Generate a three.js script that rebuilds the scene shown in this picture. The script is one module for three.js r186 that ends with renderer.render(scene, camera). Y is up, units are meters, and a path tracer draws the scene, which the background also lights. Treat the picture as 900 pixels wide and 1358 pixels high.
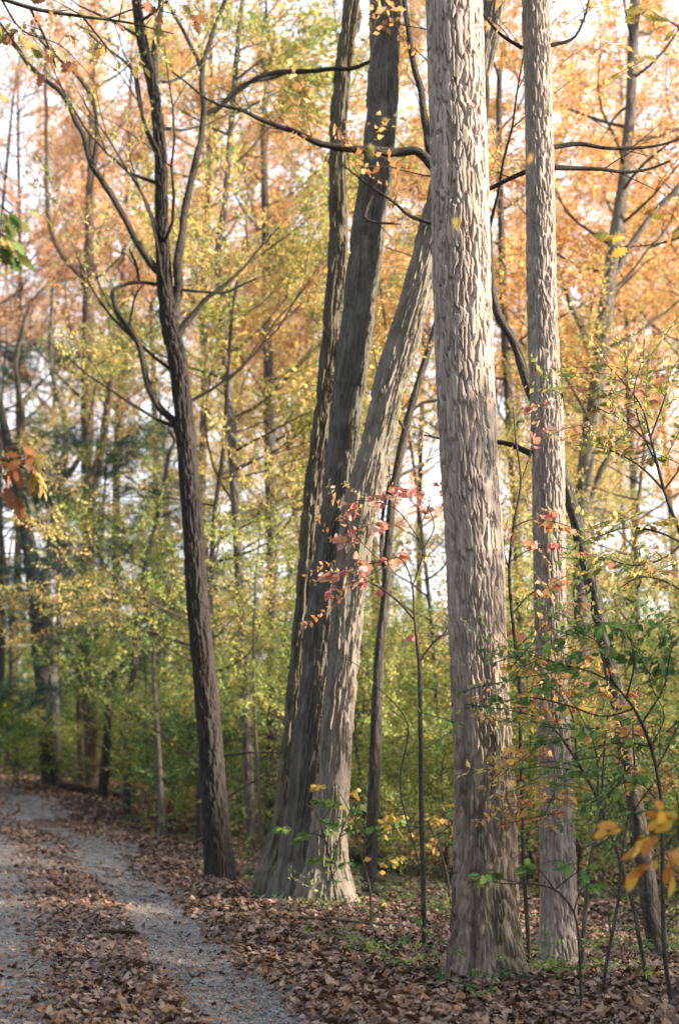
import * as THREE from 'three';
import { mergeGeometries } from 'three/addons/utils/BufferGeometryUtils.js';
import { ImprovedNoise } from 'three/addons/math/ImprovedNoise.js';

// ---------------------------------------------------------------- camera, sky, sun, exposure
const scene = new THREE.Scene();
const F = 2090, PITCH = THREE.MathUtils.degToRad(8.5);
const camera = new THREE.PerspectiveCamera(2 * Math.atan(679 / F) * 180 / Math.PI, 678 / 1024, 0.1, 2000);
camera.position.set(0, 1.6, 0);
camera.rotation.set(PITCH, 0, 0);
camera.focus = 11.3;
camera.userData.fStop = 1.75;
const renderer = new THREE.WebGLRenderer({ antialias: true });
renderer.toneMapping = THREE.LinearToneMapping;
renderer.toneMappingExposure = 3.95;
renderer.shadowMap.enabled = true;
{ // bright thin-cloud sky, whiter towards the horizon
  const W = 64, H = 32, data = new Float32Array(W * H * 4);
  for (let j = 0; j < H; j++) for (let i = 0; i < W; i++) {
    const el = Math.max(0, (j + 0.5) / H * 2 - 1), k = Math.pow(1 - el, 2);
    const c = [0.62 + 0.30 * k, 0.74 + 0.16 * k, 0.95 - 0.02 * k], o = (j * W + i) * 4;
    for (let n = 0; n < 3; n++) data[o + n] = c[n] * 0.52;
    data[o + 3] = 1;
  }
  const t = new THREE.DataTexture(data, W, H, THREE.RGBAFormat, THREE.FloatType);
  t.mapping = THREE.EquirectangularReflectionMapping; t.magFilter = THREE.LinearFilter; t.needsUpdate = true;
  scene.background = t; scene.environment = t;
}
const sun = new THREE.DirectionalLight(new THREE.Color(1, 0.82, 0.62), 4.6);
sun.position.set(50, 17.5, -9); sun.castShadow = true; sun.shadow.radius = 9;
sun.shadow.mapSize.set(2048, 2048);
Object.assign(sun.shadow.camera, { left: -45, right: 45, top: 45, bottom: -45, near: 1, far: 160 });
sun.target.position.set(0, 3, -22); scene.add(sun, sun.target);

// ---------------------------------------------------------------- helpers
const V = (x, y, z) => new THREE.Vector3(x, y, z);
function rng(seed) { let a = seed >>> 0; return () => { a = (a + 0x6D2B79F5) | 0; let t = Math.imul(a ^ (a >>> 15), 1 | a); t = (t + Math.imul(t ^ (t >>> 7), 61 | t)) ^ t; return ((t ^ (t >>> 14)) >>> 0) / 4294967296; }; }
const perlin = new ImprovedNoise();
const noise = (x, y, z) => perlin.noise(x + 31.7, y + 17.3, z + 53.1);
const fbm = (x, y, z) => noise(x, y, z) + 0.5 * noise(x * 2.1, y * 2.1, z * 2.1) + 0.25 * noise(x * 4.3, y * 4.3, z * 4.3);
const hash = (a, b, c) => { const s = Math.sin(a * 127.1 + b * 311.7 + c * 74.7) * 43758.5453; return s - Math.floor(s); };
const smooth = (a, b, x) => { const t = Math.min(1, Math.max(0, (x - a) / (b - a))); return t * t * (3 - 2 * t); };
const lerp = (a, b, t) => a + (b - a) * t;
const CP = Math.cos(PITCH), SP = Math.sin(PITCH);
// a point of the place: survey direction (photo column, row) and its distance in front of the camera, metres
function at(px, py, d) {
  const x = (px - 450) / F, y = -(py - 679) / F;
  const wy = y * CP + SP, wz = -CP + y * SP, s = d / -wz;
  return V(x * s, 1.6 + wy * s, -d);
}
const taken = {};
function numbered(name) { const n = taken[name] = (taken[name] ?? -1) + 1; return n ? `${name}_${String(n).padStart(3, '0')}` : name; }
function tag(o, label, category, group, kind) {
  if (label) o.userData.label = label;
  if (category) o.userData.category = category;
  if (group) o.userData.group = group;
  if (kind) o.userData.kind = kind;
  return o;
}
function thing(name, label, category, pos, group) {
  const o = new THREE.Group(); o.name = numbered(name); o.position.copy(pos); scene.add(o);
  return tag(o, label, category, group);
}
function part(name, geo, mat, parent, kind) {
  const m = new THREE.Mesh(geo, mat); m.name = name; m.castShadow = m.receiveShadow = true;
  if (kind) m.userData.kind = kind;
  if (parent.isGroup && parent.position.lengthSq() > 0 && !geo.userData.local) m.position.copy(parent.position).negate();
  parent.add(m); return m;
}
const std = (o) => new THREE.MeshStandardMaterial(Object.assign({ roughness: 0.92, side: THREE.DoubleSide }, o));
const rgb = (r, g, b) => new THREE.Color().setRGB(r, g, b);

// ---------------------------------------------------------------- the lie of the land
const LAND = [[642, 1298, 11], [742, 1288, 13], [562, 1245, 13.5], [395, 1192, 16.5], [300, 1350, 9.2], [850, 1340, 9.6], [490, 1195, 18], [290, 1166, 20], [332, 1132, 26], [75, 1040, 36], [120, 1036, 38],
  [345, 1358, 9.1], [250, 1255, 12.7], [190, 1180, 17.7], [120, 1110, 24], [30, 1054, 33], [0, 1042, 36], [0, 1200, 15.5], [0, 1300, 10.8], [0, 1110, 24], [872, 1290, 14.5], [780, 1192, 20], [600, 1175, 24],
  [450, 1128, 31], [700, 1120, 33], [880, 1150, 24], [250, 1085, 36], [400, 1075, 48], [650, 1068, 50], [900, 1070, 48], [100, 1008, 55], [-200, 1010, 45], [1100, 1120, 30], [450, 1030, 90], [0, 990, 90], [900, 1030, 90], [1200, 1060, 60], [-500, 990, 60]]
  .map(p => at(...p)).concat([V(0, 0, 0), V(-4, 0.1, 0), V(4, -0.1, 0), V(1, 0, -5), V(-4, 0.1, -6), V(5, -0.2, -6), V(0, 0, 8), V(12, -0.4, -10), V(20, -0.8, -14), V(-14, 0.6, -12), V(-20, 0.8, 0)]);
function landRaw(x, z) {
  let s = 0, w = 0;
  for (const p of LAND) { const d2 = (p.x - x) ** 2 + (p.z - z) ** 2, k = 1 / Math.pow(d2 + 1.5 + 0.02 * p.z * p.z * 0.15, 2); s += k * p.y; w += k; }
  return s / w;
}
// wheel track on the right of the path: x against distance ahead
const TRACK = [[-12, 2.6], [-5, 1.8], [0, 1.0], [5, 0.25], [9.1, -0.46], [12.7, -1.2], [17.7, -2.2], [24, -3.8], [33, -6.6], [36, -7.75], [40, -10], [46, -15], [60, -30]];
function trackX(d) {
  let i = 1; while (i < TRACK.length - 2 && d > TRACK[i + 1][0]) i++;
  const [p0, p1, p2, p3] = [TRACK[Math.max(0, i - 1)], TRACK[i], TRACK[i + 1], TRACK[Math.min(TRACK.length - 1, i + 2)]];
  if (d < TRACK[1][0]) return lerp(TRACK[0][1], TRACK[1][1], (d - TRACK[0][0]) / (TRACK[1][0] - TRACK[0][0]));
  const h = p2[0] - p1[0], t = (d - p1[0]) / h, m1 = (p2[1] - p0[1]) / (p2[0] - p0[0]) * h, m2 = (p3[1] - p1[1]) / (p3[0] - p1[0]) * h;
  return (2 * t ** 3 - 3 * t * t + 1) * p1[1] + (t ** 3 - 2 * t * t + t) * m1 + (-2 * t ** 3 + 3 * t * t) * p2[1] + (t ** 3 - t * t) * m2;
}
function lateral(x, z) { const d = -z, s = (trackX(d + 0.2) - trackX(d - 0.2)) / 0.4; return (x - trackX(d)) / Math.sqrt(1 + s * s); }
function landShape(x, z, L) {
  const rough = smooth(0.3, 1.2, L);
  let y = 0.02 * noise(x * 0.9, 1, z * 0.9) + rough * (0.05 * noise(x * 0.7, 5, z * 0.7) + 0.025 * noise(x * 2.3, 9, z * 2.3));
  y -= 0.03 * Math.exp(-((L / 0.3) ** 2)) + 0.03 * Math.exp(-(((L + 1.7) / 0.35) ** 2));
  y += 0.07 * Math.exp(-(((L - 0.75) / 0.35) ** 2)) * (0.6 + noise(x, 3, z));
  return y;
}
function land(x, z) { return landRaw(x, z) + landShape(x, z, lateral(x, z)); }

// ---------------------------------------------------------------- textures (grain only)
function grainTexture(n, fn, srgb) {
  const data = new Uint8Array(n * n * 4);
  for (let j = 0; j < n; j++) for (let i = 0; i < n; i++) { const c = fn(i / n, j / n, i, j), o = (j * n + i) * 4; data[o] = c[0]; data[o + 1] = c[1]; data[o + 2] = c[2]; data[o + 3] = 255; }
  const t = new THREE.DataTexture(data, n, n); t.wrapS = t.wrapT = THREE.RepeatWrapping; t.magFilter = THREE.LinearFilter; t.minFilter = THREE.LinearMipmapLinearFilter; t.generateMipmaps = true;
  if (srgb) t.colorSpace = THREE.SRGBColorSpace; t.needsUpdate = true; return t;
}
const TAU = Math.PI * 2;
function wrapFbm(u, v, f, oct = 4) { let s = 0, a = 1; for (let o = 0; o < oct; o++) { const r = f / TAU; s += a * noise(Math.cos(u * TAU) * r + o * 9, Math.sin(u * TAU) * r + Math.cos(v * TAU) * r * 1.37, Math.sin(v * TAU) * r + o * 5); f *= 2.03; a *= 0.5; } return s; }
const soilTex = grainTexture(512, (u, v) => { const a = wrapFbm(u, v, 9), b = wrapFbm(u + 0.3, v, 40, 3), k = 1 + 0.5 * a + 0.6 * b; return [66 * k, 50 * k, 40 * k].map(c => Math.max(0, Math.min(255, c))); }, true);
const gravelTex = grainTexture(512, (u, v, i, j) => { const a = wrapFbm(u, v, 6), b = wrapFbm(u, v + 0.4, 60, 2), k = 1 + 0.22 * a + 0.5 * b + 0.25 * (hash(i, j, 3) - 0.5); const m = Math.max(0, Math.min(1, 0.4 + 1.2 * wrapFbm(u + 0.7, v, 12, 4))); return [(112 - 14 * m) * k, (111 - 26 * m) * k, (111 - 38 * m) * k].map(c => Math.max(0, Math.min(255, c))); }, true);
const gravelBump = grainTexture(512, (u, v, i, j) => { const h = 128 + 90 * wrapFbm(u, v, 50, 3) + 40 * (hash(i, j, 1) - 0.5); return [h, h, h].map(c => Math.max(0, Math.min(255, c))); });
const barkBump = grainTexture(512, (u, v) => { const r = wrapFbm(u, v, 5, 3) * 0.12, s = Math.abs(wrapFbm(u + r, v * 1, 10, 3)); const h = 255 * Math.min(1, 0.15 + s * 1.6); return [h, h, h]; });
const barkTone = grainTexture(256, (u, v) => { const k = 190 + 70 * wrapFbm(u, v, 6, 4); return [k, k, k].map(c => Math.max(0, Math.min(255, c))); }, true);

// ---------------------------------------------------------------- ground sheet and path
function sheet(us, vs, fn) {
  const P = [], UV = [], I = [], nu = us.length, nv = vs.length;
  for (const v of vs) for (const u of us) { const p = fn(u, v); P.push(p.x, p.y, p.z); UV.push(p.x, p.z); }
  for (let j = 0; j < nv - 1; j++) for (let i = 0; i < nu - 1; i++) { const a = j * nu + i, b = a + 1, c = a + nu, d = c + 1; I.push(a, b, c, b, d, c); }
  const g = new THREE.BufferGeometry(); g.setAttribute('position', new THREE.Float32BufferAttribute(P, 3)); g.setAttribute('uv', new THREE.Float32BufferAttribute(UV, 2)); g.setIndex(I); g.computeVertexNormals(); return g;
}
const spaced = (n, f) => Array.from({ length: n + 1 }, (_, i) => f(i / n));
const gx = spaced(220, t => { const k = t * 2 - 1; return 14 * k + 500 * Math.sign(k) * Math.abs(k) ** 15; });
const gz = spaced(230, t => 14 - 42 * t - 900 * t ** 8);
const forestFloor = part('forest_floor', sheet(gx, gz, (x, z) => V(x, land(x, z), z)), std({ map: (() => { const t = soilTex; t.repeat.set(0.7, 0.7); return t; })(), color: rgb(0.75, 0.7, 0.65), roughness: 1, bumpMap: gravelBump, bumpScale: 0.02 }), scene);
tag(forestFloor, 'brown leaf-covered forest floor beside the path', 'ground', null, 'structure');
{
  const us = spaced(44, t => lerp(-3.0, 0.62, t)), vs = spaced(260, t => -9 + 57 * t);
  const g = sheet(us, vs, (u, d) => {
    const s = (trackX(d + 0.2) - trackX(d - 0.2)) / 0.4, n = Math.sqrt(1 + s * s);
    const wob = u > 0.3 ? 0.16 * noise(d * 1.3, 4, 2) : u < -2.6 ? 0.2 * noise(d * 1.1, 8, 2) : 0;
    const x = trackX(d) + (u + wob) / n, z = -(d - (u + wob) * s / n);
    const edge = Math.min(smooth(0.62, 0.45, u), smooth(-3.0, -2.8, u));
    return V(x, land(x, z) + lerp(-0.03, 0.006, edge) + 0.006 * noise(x * 6, 2, z * 6), z);
  });
  gravelTex.repeat.set(1.1, 1.1);
  tag(part('gravel_path', g, std({ map: gravelTex, bumpMap: gravelBump, bumpScale: 0.012, roughness: 1 }), scene), 'grey gravel wheel tracks curving uphill through the wood', 'path', null, 'structure');
}

// ---------------------------------------------------------------- tubes and bark
function resample(pts, step) { // pts: {p, r}; centripetal spline through them
  const c = new THREE.CatmullRomCurve3(pts.map(q => q.p), false, 'centripetal'), n = pts.length - 1, L = c.getLength();
  const m = Math.max(2, Math.round(L / step)), out = [];
  const acc = [0]; { const K = n * 24; let prev = c.getPoint(0), s = 0; for (let i = 1; i <= K; i++) { const p = c.getPoint(i / K); s += p.distanceTo(prev); prev = p; acc.push(s); } }
  const T = acc[acc.length - 1]; let k = 0;
  for (let i = 0; i <= m; i++) {
    const s = T * i / m; while (k < acc.length - 2 && acc[k + 1] < s) k++;
    const t = Math.min(1, (k + (s - acc[k]) / Math.max(1e-9, acc[k + 1] - acc[k])) / (acc.length - 1)), f = t * n, a = Math.min(n - 1, Math.floor(f)), u = f - a;
    out.push({ p: c.getPoint(t), r: lerp(pts[a].r, pts[a + 1].r, u), s });
  }
  return out;
}
function tube(pts, radial, step, shape, tint) { // shape(theta, s, r, dir) -> radius, tint -> colour
  const q = resample(pts, step), n = q.length, P = new Float32Array(n * (radial + 1) * 3), UV = new Float32Array(n * (radial + 1) * 2), C = tint ? new Float32Array(n * (radial + 1) * 3) : null, I = [];
  let nx = V(1, 0, 0), T = V(), B = V(); const S = q[n - 1].s;
  for (let i = 0; i < n; i++) {
    T.copy(q[Math.min(n - 1, i + 1)].p).sub(q[Math.max(0, i - 1)].p).normalize();
    nx.addScaledVector(T, -nx.dot(T)); if (nx.lengthSq() < 1e-6) nx.set(0, 0, 1).addScaledVector(T, -T.z); nx.normalize(); B.crossVectors(T, nx);
    for (let j = 0; j <= radial; j++) {
      const th = j === radial ? 0 : j / radial * TAU, c = Math.cos(th), s = Math.sin(th), o = i * (radial + 1) + j;
      const info = shape ? shape(th, q[i].s, q[i].r, S) : q[i].r, r = shape ? info.r : info;
      P[o * 3] = q[i].p.x + (nx.x * c + B.x * s) * r; P[o * 3 + 1] = q[i].p.y + (nx.y * c + B.y * s) * r; P[o * 3 + 2] = q[i].p.z + (nx.z * c + B.z * s) * r;
      UV[o * 2] = j / radial * Math.max(1, Math.round(q[0].r * TAU * 3)); UV[o * 2 + 1] = q[i].s * 0.7;
      if (C) { C[o * 3] = info.c[0]; C[o * 3 + 1] = info.c[1]; C[o * 3 + 2] = info.c[2]; }
    }
  }
  for (let i = 0; i < n - 1; i++) for (let j = 0; j < radial; j++) { const a = i * (radial + 1) + j, b = a + 1, c = a + radial + 1, d = c + 1; I.push(a, b, c, b, d, c); }
  const g = new THREE.BufferGeometry(); g.setAttribute('position', new THREE.BufferAttribute(P, 3)); g.setAttribute('uv', new THREE.BufferAttribute(UV, 2)); if (C) g.setAttribute('color', new THREE.BufferAttribute(C, 3)); g.setIndex(I); g.computeVertexNormals();
  const N = g.attributes.normal; for (let i = 0; i < n; i++) { const a = i * (radial + 1), b = a + radial; const v = V(N.getX(a) + N.getX(b), N.getY(a) + N.getY(b), N.getZ(a) + N.getZ(b)).normalize(); N.setXYZ(a, v.x, v.y, v.z); N.setXYZ(b, v.x, v.y, v.z); }
  return g;
}
// plated or furrowed bark: cells round the trunk, cracks where two cells meet, each plate tilted and set in or out
function barkShape({ R, cw, ch, depth, lift = 0, crack = 0.3, base = [0.2, 0.18, 0.16], vary = 0.3, lichen = 0, seed = 1, warp = 0.5, flare = null, plate = 0.5, tilt = 0.35, ay = 0.55, stain = 0 }) {
  const K = Math.max(4, Math.round(TAU * R / cw));
  return (th, s, r, S) => {
    const c0 = Math.cos(th), s0 = Math.sin(th), hv = typeof ch === 'function' ? ch(s) : s / ch;
    const wx = warp * (noise(c0 * 2.2 + seed, s0 * 2.2, s * 2.5) + 0.5 * noise(c0 * 6 + seed, s0 * 6, s * 7));
    const wr = 0.22 * noise(th * R * 38, s * 22, seed + 4), wy = 0.5 * noise(c0 * 5 + 7 + seed, s0 * 5, s * 4);
    const u = th / TAU * K + wx * 1.6 + wr, v = hv + wy + wx * 0.4, iu = Math.floor(u), iv = Math.floor(v);
    let f1 = 9, f2 = 9, id = 0, dv = 0, du = 0;
    for (let a = -1; a <= 1; a++) for (let b = -1; b <= 1; b++) {
      const cu = iu + a, cv = iv + b, m = ((cu % K) + K) % K, jx = cu + 0.5 + 0.75 * (hash(m, cv, seed) - 0.5), jy = cv + 0.5 + 0.85 * (hash(m, cv, seed + 5) - 0.5);
      const x = u - jx, y = v - jy, d = Math.sqrt(x * x + y * y * ay);
      if (d < f1) { f2 = f1; f1 = d; id = hash(m, cv, seed + 9); dv = y; du = x; } else if (d < f2) f2 = d;
    }
    const rag = f2 - f1 + 0.05 * noise(th * R * 60, s * 45, seed) + 0.45 * Math.max(0, noise(c0 * 3.5 + seed, s0 * 3.5 + 4, s * 4.5)), e = smooth(crack * 0.3, crack, rag), fine = noise(c0 * 14 + seed, s0 * 14, s * 9), grain = noise(th * R * 110 + seed, s * 16, seed * 1.3);
    let h = depth * (e * (1 + plate * (id - 0.5)) - 1) - lift * depth * dv * e + depth * tilt * du * (hash(id, 2, 3) - 0.5) + depth * 0.16 * fine + depth * 0.10 * grain;
    let rr = r + 0.02 * R * noise(c0 * 1.3 + seed, s0 * 1.3, s * 0.8) + h;
    if (flare) rr += flare(th, s, r);
    const k = (1 - stain * smooth(0.02, 0.22, fbm(c0 * 2.1 + 6, s0 * 2.1, s * 1.5) + 0.25 * grain)) * (1 + vary * (id - 0.5)) * (1 + 0.30 * grain + 0.22 * noise(th * R * 45 + seed, s * 6, seed) + 0.15 * fine + 0.2 * noise(c0 * 2 + seed, s0 * 2, s * 1.1)), l = lichen * smooth(0.05, 0.5, fbm(c0 * 1.6 + 3 + seed, s0 * 1.6, s * 0.9));
    return { r: rr, c: [lerp(base[0], base[0] * 0.72, l) * k, lerp(base[1], base[1] * 0.92, l) * k, lerp(base[2], base[2] * 0.72, l) * k] };
  };
}
const zoned = (a, b, s0, s1) => (th, s, r, S) => { const t = smooth(s0, s1, s + 0.35 * Math.sin(th * 3 + s)); if (t <= 0) return a(th, s, r, S); if (t >= 1) return b(th, s, r, S); const p = a(th, s, r, S), q = b(th, s, r, S); return { r: lerp(p.r, q.r, t), c: [0, 1, 2].map(k => lerp(p.c[k], q.c[k], t)) }; };
const barkVC = std({ vertexColors: true, roughness: 0.95 });
const poly = (list, d) => list.map(([x, y, w, dd]) => { const p = at(x, y, dd ?? d); return { p, r: w / 2 * p.distanceTo(camera.position) / F / Math.sqrt(1 + ((x - 450) ** 2 + (y - 679) ** 2) / F / F) }; });
const sink = (pts, down = 0.25) => { const a = pts[0], g = land(a.p.x, a.p.z); const b = { p: V(a.p.x, g - down, a.p.z), r: a.r * 1.06 }; a.p.y = Math.max(a.p.y, g + 0.02); return [b, ...pts]; };
function twigShape(r) { return null; }
const barkMat = (r, g, b) => { return std({ color: rgb(r * 0.62, g * 0.62, b * 0.62), map: barkTone, bumpMap: barkBump, bumpScale: 0.02, roughness: 0.95 }); };
const greyBark = barkMat(0.21, 0.185, 0.16), darkBark = barkMat(0.125, 0.11, 0.095), warmBark = barkMat(0.26, 0.175, 0.125), paleBark = barkMat(0.34, 0.31, 0.27), twigBark = barkMat(0.19, 0.155, 0.13);
const limbGeo = (pts, radial = 9, step = 0.12, seed = 1) => tube(pts, radial, step, (th, s, r) => ({ r: r * (1 + 0.10 * noise(Math.cos(th) * 1.5 + seed, Math.sin(th) * 1.5, s * 5)) + 0.09 * r * noise(seed + Math.cos(th), s * 16, Math.sin(th)) + 0.12 * r * Math.max(0, noise(seed * 3.1, s * 4, 2)) }), null);

// ---------------------------------------------------------------- leaves
function leafShape(kind, seed, len = 1, wid = 0.55) { // one leaf with its stalk at the origin, lying along +x, y up; bent and cupped
  const r = rng(seed), n = kind === 'oak' ? 9 : 5, half = [];
  for (let i = 0; i <= n; i++) {
    const t = i / n; let w = Math.pow(Math.sin(Math.PI * Math.min(1, Math.pow(t, kind === 'heart' ? 0.55 : 0.8))), 0.8) * wid * 0.5;
    if (kind === 'oak' && i % 2 === 0 && i > 0 && i < n) w *= 0.5; if (kind === 'oak') w *= 1.25;
    half.push([t * len, w]);
  }
  const P = [], I = [], bend = (r() - 0.3) * 0.9, cup = (r() - 0.2) * 0.8, tw = (r() - 0.5) * 0.8;
  const put = (x, z) => { const y = -bend * x * x * 0.5 + cup * Math.abs(z) * 0.9 + tw * z * x + 0.03 * (r() - 0.5) * len; P.push(x, y, z); };
  for (const [x, w] of half) { put(x, -w); put(x, 0); put(x, w); }
  for (let i = 0; i < n; i++) { const a = i * 3, b = a + 3; I.push(a, b, a + 1, a + 1, b, b + 1, a + 1, b + 1, a + 2, a + 2, b + 1, b + 2); }
  const o = P.length / 3; P.push(-0.3 * len, 0.05, 0.012, -0.3 * len, 0.05, -0.012, 0.06, 0, 0.012, 0.06, 0, -0.012); I.push(o, o + 1, o + 2, o + 1, o + 3, o + 2);
  const g = new THREE.BufferGeometry(); g.setAttribute('position', new THREE.Float32BufferAttribute(P, 3)); g.setIndex(I); g.computeVertexNormals(); g.userData.local = true; return g;
}
function sprayGeo(seed, count, length, leaf, droop = 0.1, wid = 0.55) { // a leafy twig end: small folded blades either side of a thin stem
  const r = rng(seed), P = [], C = [], I = [];
  const stem = []; let d = V(1, 0, 0), p = V(0, 0, 0);
  for (let i = 0; i <= 4; i++) { stem.push(p.clone()); d.add(V(0, (r() - 0.5) * 0.4 - droop, (r() - 0.5) * 0.6)).normalize(); p.addScaledVector(d, length / 4); }
  for (let i = 0; i < 4; i += 2) { const o = P.length / 3, a = stem[i], b = stem[i + 2], w = 0.0035; P.push(a.x, a.y, a.z - w, a.x, a.y + w, a.z + w, b.x, b.y, b.z - w, b.x, b.y + w, b.z + w); for (let k = 0; k < 4; k++) C.push(0.22, 0.28, 0.7); I.push(o, o + 1, o + 2, o + 1, o + 3, o + 2); }
  for (let i = 0; i < count; i++) {
    const t = (i + r()) / count * 4, k = Math.min(3, Math.floor(t)), b = stem[k].clone().lerp(stem[k + 1], t - k), side = i % 2 ? 1 : -1;
    const ang = side * (0.5 + r() * 0.9), dir = V(Math.cos(ang), (r() - 0.75) * 1.5, Math.sin(ang)).normalize(), len = leaf * (0.65 + 0.6 * r()), up = V((r() - 0.5) * 2.6, 1, (r() - 0.5) * 2.6).normalize();
    const across = V().crossVectors(dir, up).normalize(), nn = V().crossVectors(across, dir);
    b.add(V((r() - 0.5) * leaf * 0.8, (r() - 0.5) * leaf, (r() - 0.5) * leaf * 0.8));
    const o = P.length / 3, w = len * wid * 0.5, fold = len * (r() - 0.3) * 0.25;
    const pts = [b, b.clone().addScaledVector(dir, len * 0.45).addScaledVector(across, w).addScaledVector(nn, fold), b.clone().addScaledVector(dir, len).addScaledVector(nn, -len * 0.2 * r()), b.clone().addScaledVector(dir, len * 0.45).addScaledVector(across, -w).addScaledVector(nn, fold)];
    const tone = 0.7 + 0.6 * r(), hue = (r() - 0.5) * 0.35;
    for (const q of pts) { P.push(q.x, q.y, q.z); C.push(tone * (1 + hue), tone, tone * (1 - hue)); }
    I.push(o, o + 1, o + 2, o, o + 2, o + 3);
  }
  const g = new THREE.BufferGeometry(); g.setAttribute('position', new THREE.Float32BufferAttribute(P, 3)); g.setAttribute('color', new THREE.Float32BufferAttribute(C, 3)); g.setIndex(I); g.computeVertexNormals(); return g;
}
const leafMat = new THREE.MeshPhysicalMaterial({ vertexColors: true, roughness: 1, transmission: 0.5, thickness: 0, side: THREE.DoubleSide, specularIntensity: 0.3 });
const SPRAY = {
  mid: [sprayGeo(11, 11, 0.5, 0.085), sprayGeo(12, 13, 0.55, 0.08), sprayGeo(13, 9, 0.45, 0.09)],
  small: [sprayGeo(21, 12, 0.45, 0.06), sprayGeo(22, 14, 0.5, 0.058)],
  needle: [sprayGeo(31, 46, 0.42, 0.07, 0.12, 0.14), sprayGeo(32, 50, 0.45, 0.07, 0.15, 0.14)],
};
const PAL = {
  orange: [[0.72, 0.37, 0.13], [0.77, 0.47, 0.18], [0.68, 0.31, 0.11], [0.76, 0.52, 0.17]],
  peach: [[0.76, 0.41, 0.21], [0.72, 0.35, 0.17], [0.79, 0.51, 0.26], [0.74, 0.45, 0.18]],
  gold: [[0.66, 0.49, 0.15], [0.58, 0.47, 0.14], [0.70, 0.47, 0.17], [0.50, 0.44, 0.13]],
  ygreen: [[0.42, 0.42, 0.10], [0.32, 0.38, 0.08], [0.50, 0.45, 0.11], [0.26, 0.33, 0.08]],
  green: [[0.12, 0.20, 0.06], [0.17, 0.25, 0.07], [0.09, 0.16, 0.06], [0.24, 0.29, 0.08]],
  needle: [[0.05, 0.10, 0.07], [0.06, 0.12, 0.08], [0.045, 0.09, 0.06]],
};
const dummy = new THREE.Object3D();
function crown(name, sites, sprays, pal, r, parent, size = [0.8, 1.3], kind = 'stuff') { // sites: {p, d}
  sprays.forEach((g, n) => {
    const mine = sites.filter((_, i) => i % sprays.length === n); if (!mine.length) return;
    const m = new THREE.InstancedMesh(g, leafMat, mine.length), c = new THREE.Color();
    mine.forEach((s, i) => {
      dummy.position.copy(s.p); dummy.quaternion.setFromUnitVectors(V(1, 0, 0), s.d); dummy.rotateX((r() - 0.5) * 1.3); dummy.scale.setScalar(lerp(size[0], size[1], r())); dummy.updateMatrix(); m.setMatrixAt(i, dummy.matrix);
      const q = pal[Math.floor(r() * pal.length)], k = 0.85 + 0.3 * r(); m.setColorAt(i, c.setRGB(q[0] * k, q[1] * k, q[2] * k));
    });
    m.name = name; m.userData.kind = kind; m.castShadow = m.receiveShadow = true;
    if (parent.isGroup) m.position.copy(parent.position).negate();
    parent.add(m);
  });
}
const randDir = (r, y = 0) => { const a = r() * TAU, d = V(Math.cos(a), y, Math.sin(a)); return d.normalize(); };
// a bough that wanders, thins and forks; collects tubes and the places where leafy twigs sit
function bough(r, start, dir, len, rad, level, out, o) {
  const n = Math.max(3, Math.round(len / 0.4)), pts = [{ p: start.clone(), r: rad }], d = dir.clone(), p = start.clone();
  for (let i = 1; i <= n; i++) {
    d.add(V((r() - 0.5) * 0.55, (r() - 0.5) * 0.4 + (level === 0 ? o.rise : o.flat), (r() - 0.5) * 0.55)).normalize(); p.addScaledVector(d, len / n);
    pts.push({ p: p.clone(), r: Math.max(0.0025, rad * (1 - 0.85 * i / n)) });
    const t = i / n;
    if (level < o.levels && t > 0.25 && r() < o.fork) { const a = (r() < 0.5 ? -1 : 1) * (0.5 + r() * 0.6), c = d.clone().applyAxisAngle(V(0, 1, 0), a); c.y += (r() - 0.4) * 0.5; bough(r, p, c.normalize(), len * (0.35 + 0.3 * r()) * (1.15 - t * 0.5), rad * (1 - 0.8 * t) * 0.65, level + 1, out, o); }
    if (t > 0.3 && (level > 0 || t > 0.5)) for (let k = 0; k < o.leaves; k++) { const e = d.clone().applyAxisAngle(V(0, 1, 0), (r() - 0.5) * 2.8); e.y += (r() - 0.5) * 0.4; out.sites.push({ p: p.clone().add(V((r() - 0.5) * 0.5, (r() - 0.5) * 0.3, (r() - 0.5) * 0.5)), d: e.normalize() }); }
  }
  out.tubes.push(limbGeo(pts, level === 0 ? 6 : 4, len / n, Math.floor(r() * 50)));
  return out;
}
function pathAt(pts, t) { const f = t * (pts.length - 1), i = Math.min(pts.length - 2, Math.floor(f)), u = f - i; return { p: pts[i].p.clone().lerp(pts[i + 1].p, u), r: lerp(pts[i].r, pts[i + 1].r, u), d: pts[i + 1].p.clone().sub(pts[i].p).normalize() }; }
function pathAtHeight(pts, y) { for (let i = 0; i < pts.length - 1; i++) if (pts[i + 1].p.y >= y) { const u = Math.max(0, (y - pts[i].p.y) / (pts[i + 1].p.y - pts[i].p.y)); return { p: pts[i].p.clone().lerp(pts[i + 1].p, u), r: lerp(pts[i].r, pts[i + 1].r, u) }; } return pathAt(pts, 1); }
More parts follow.
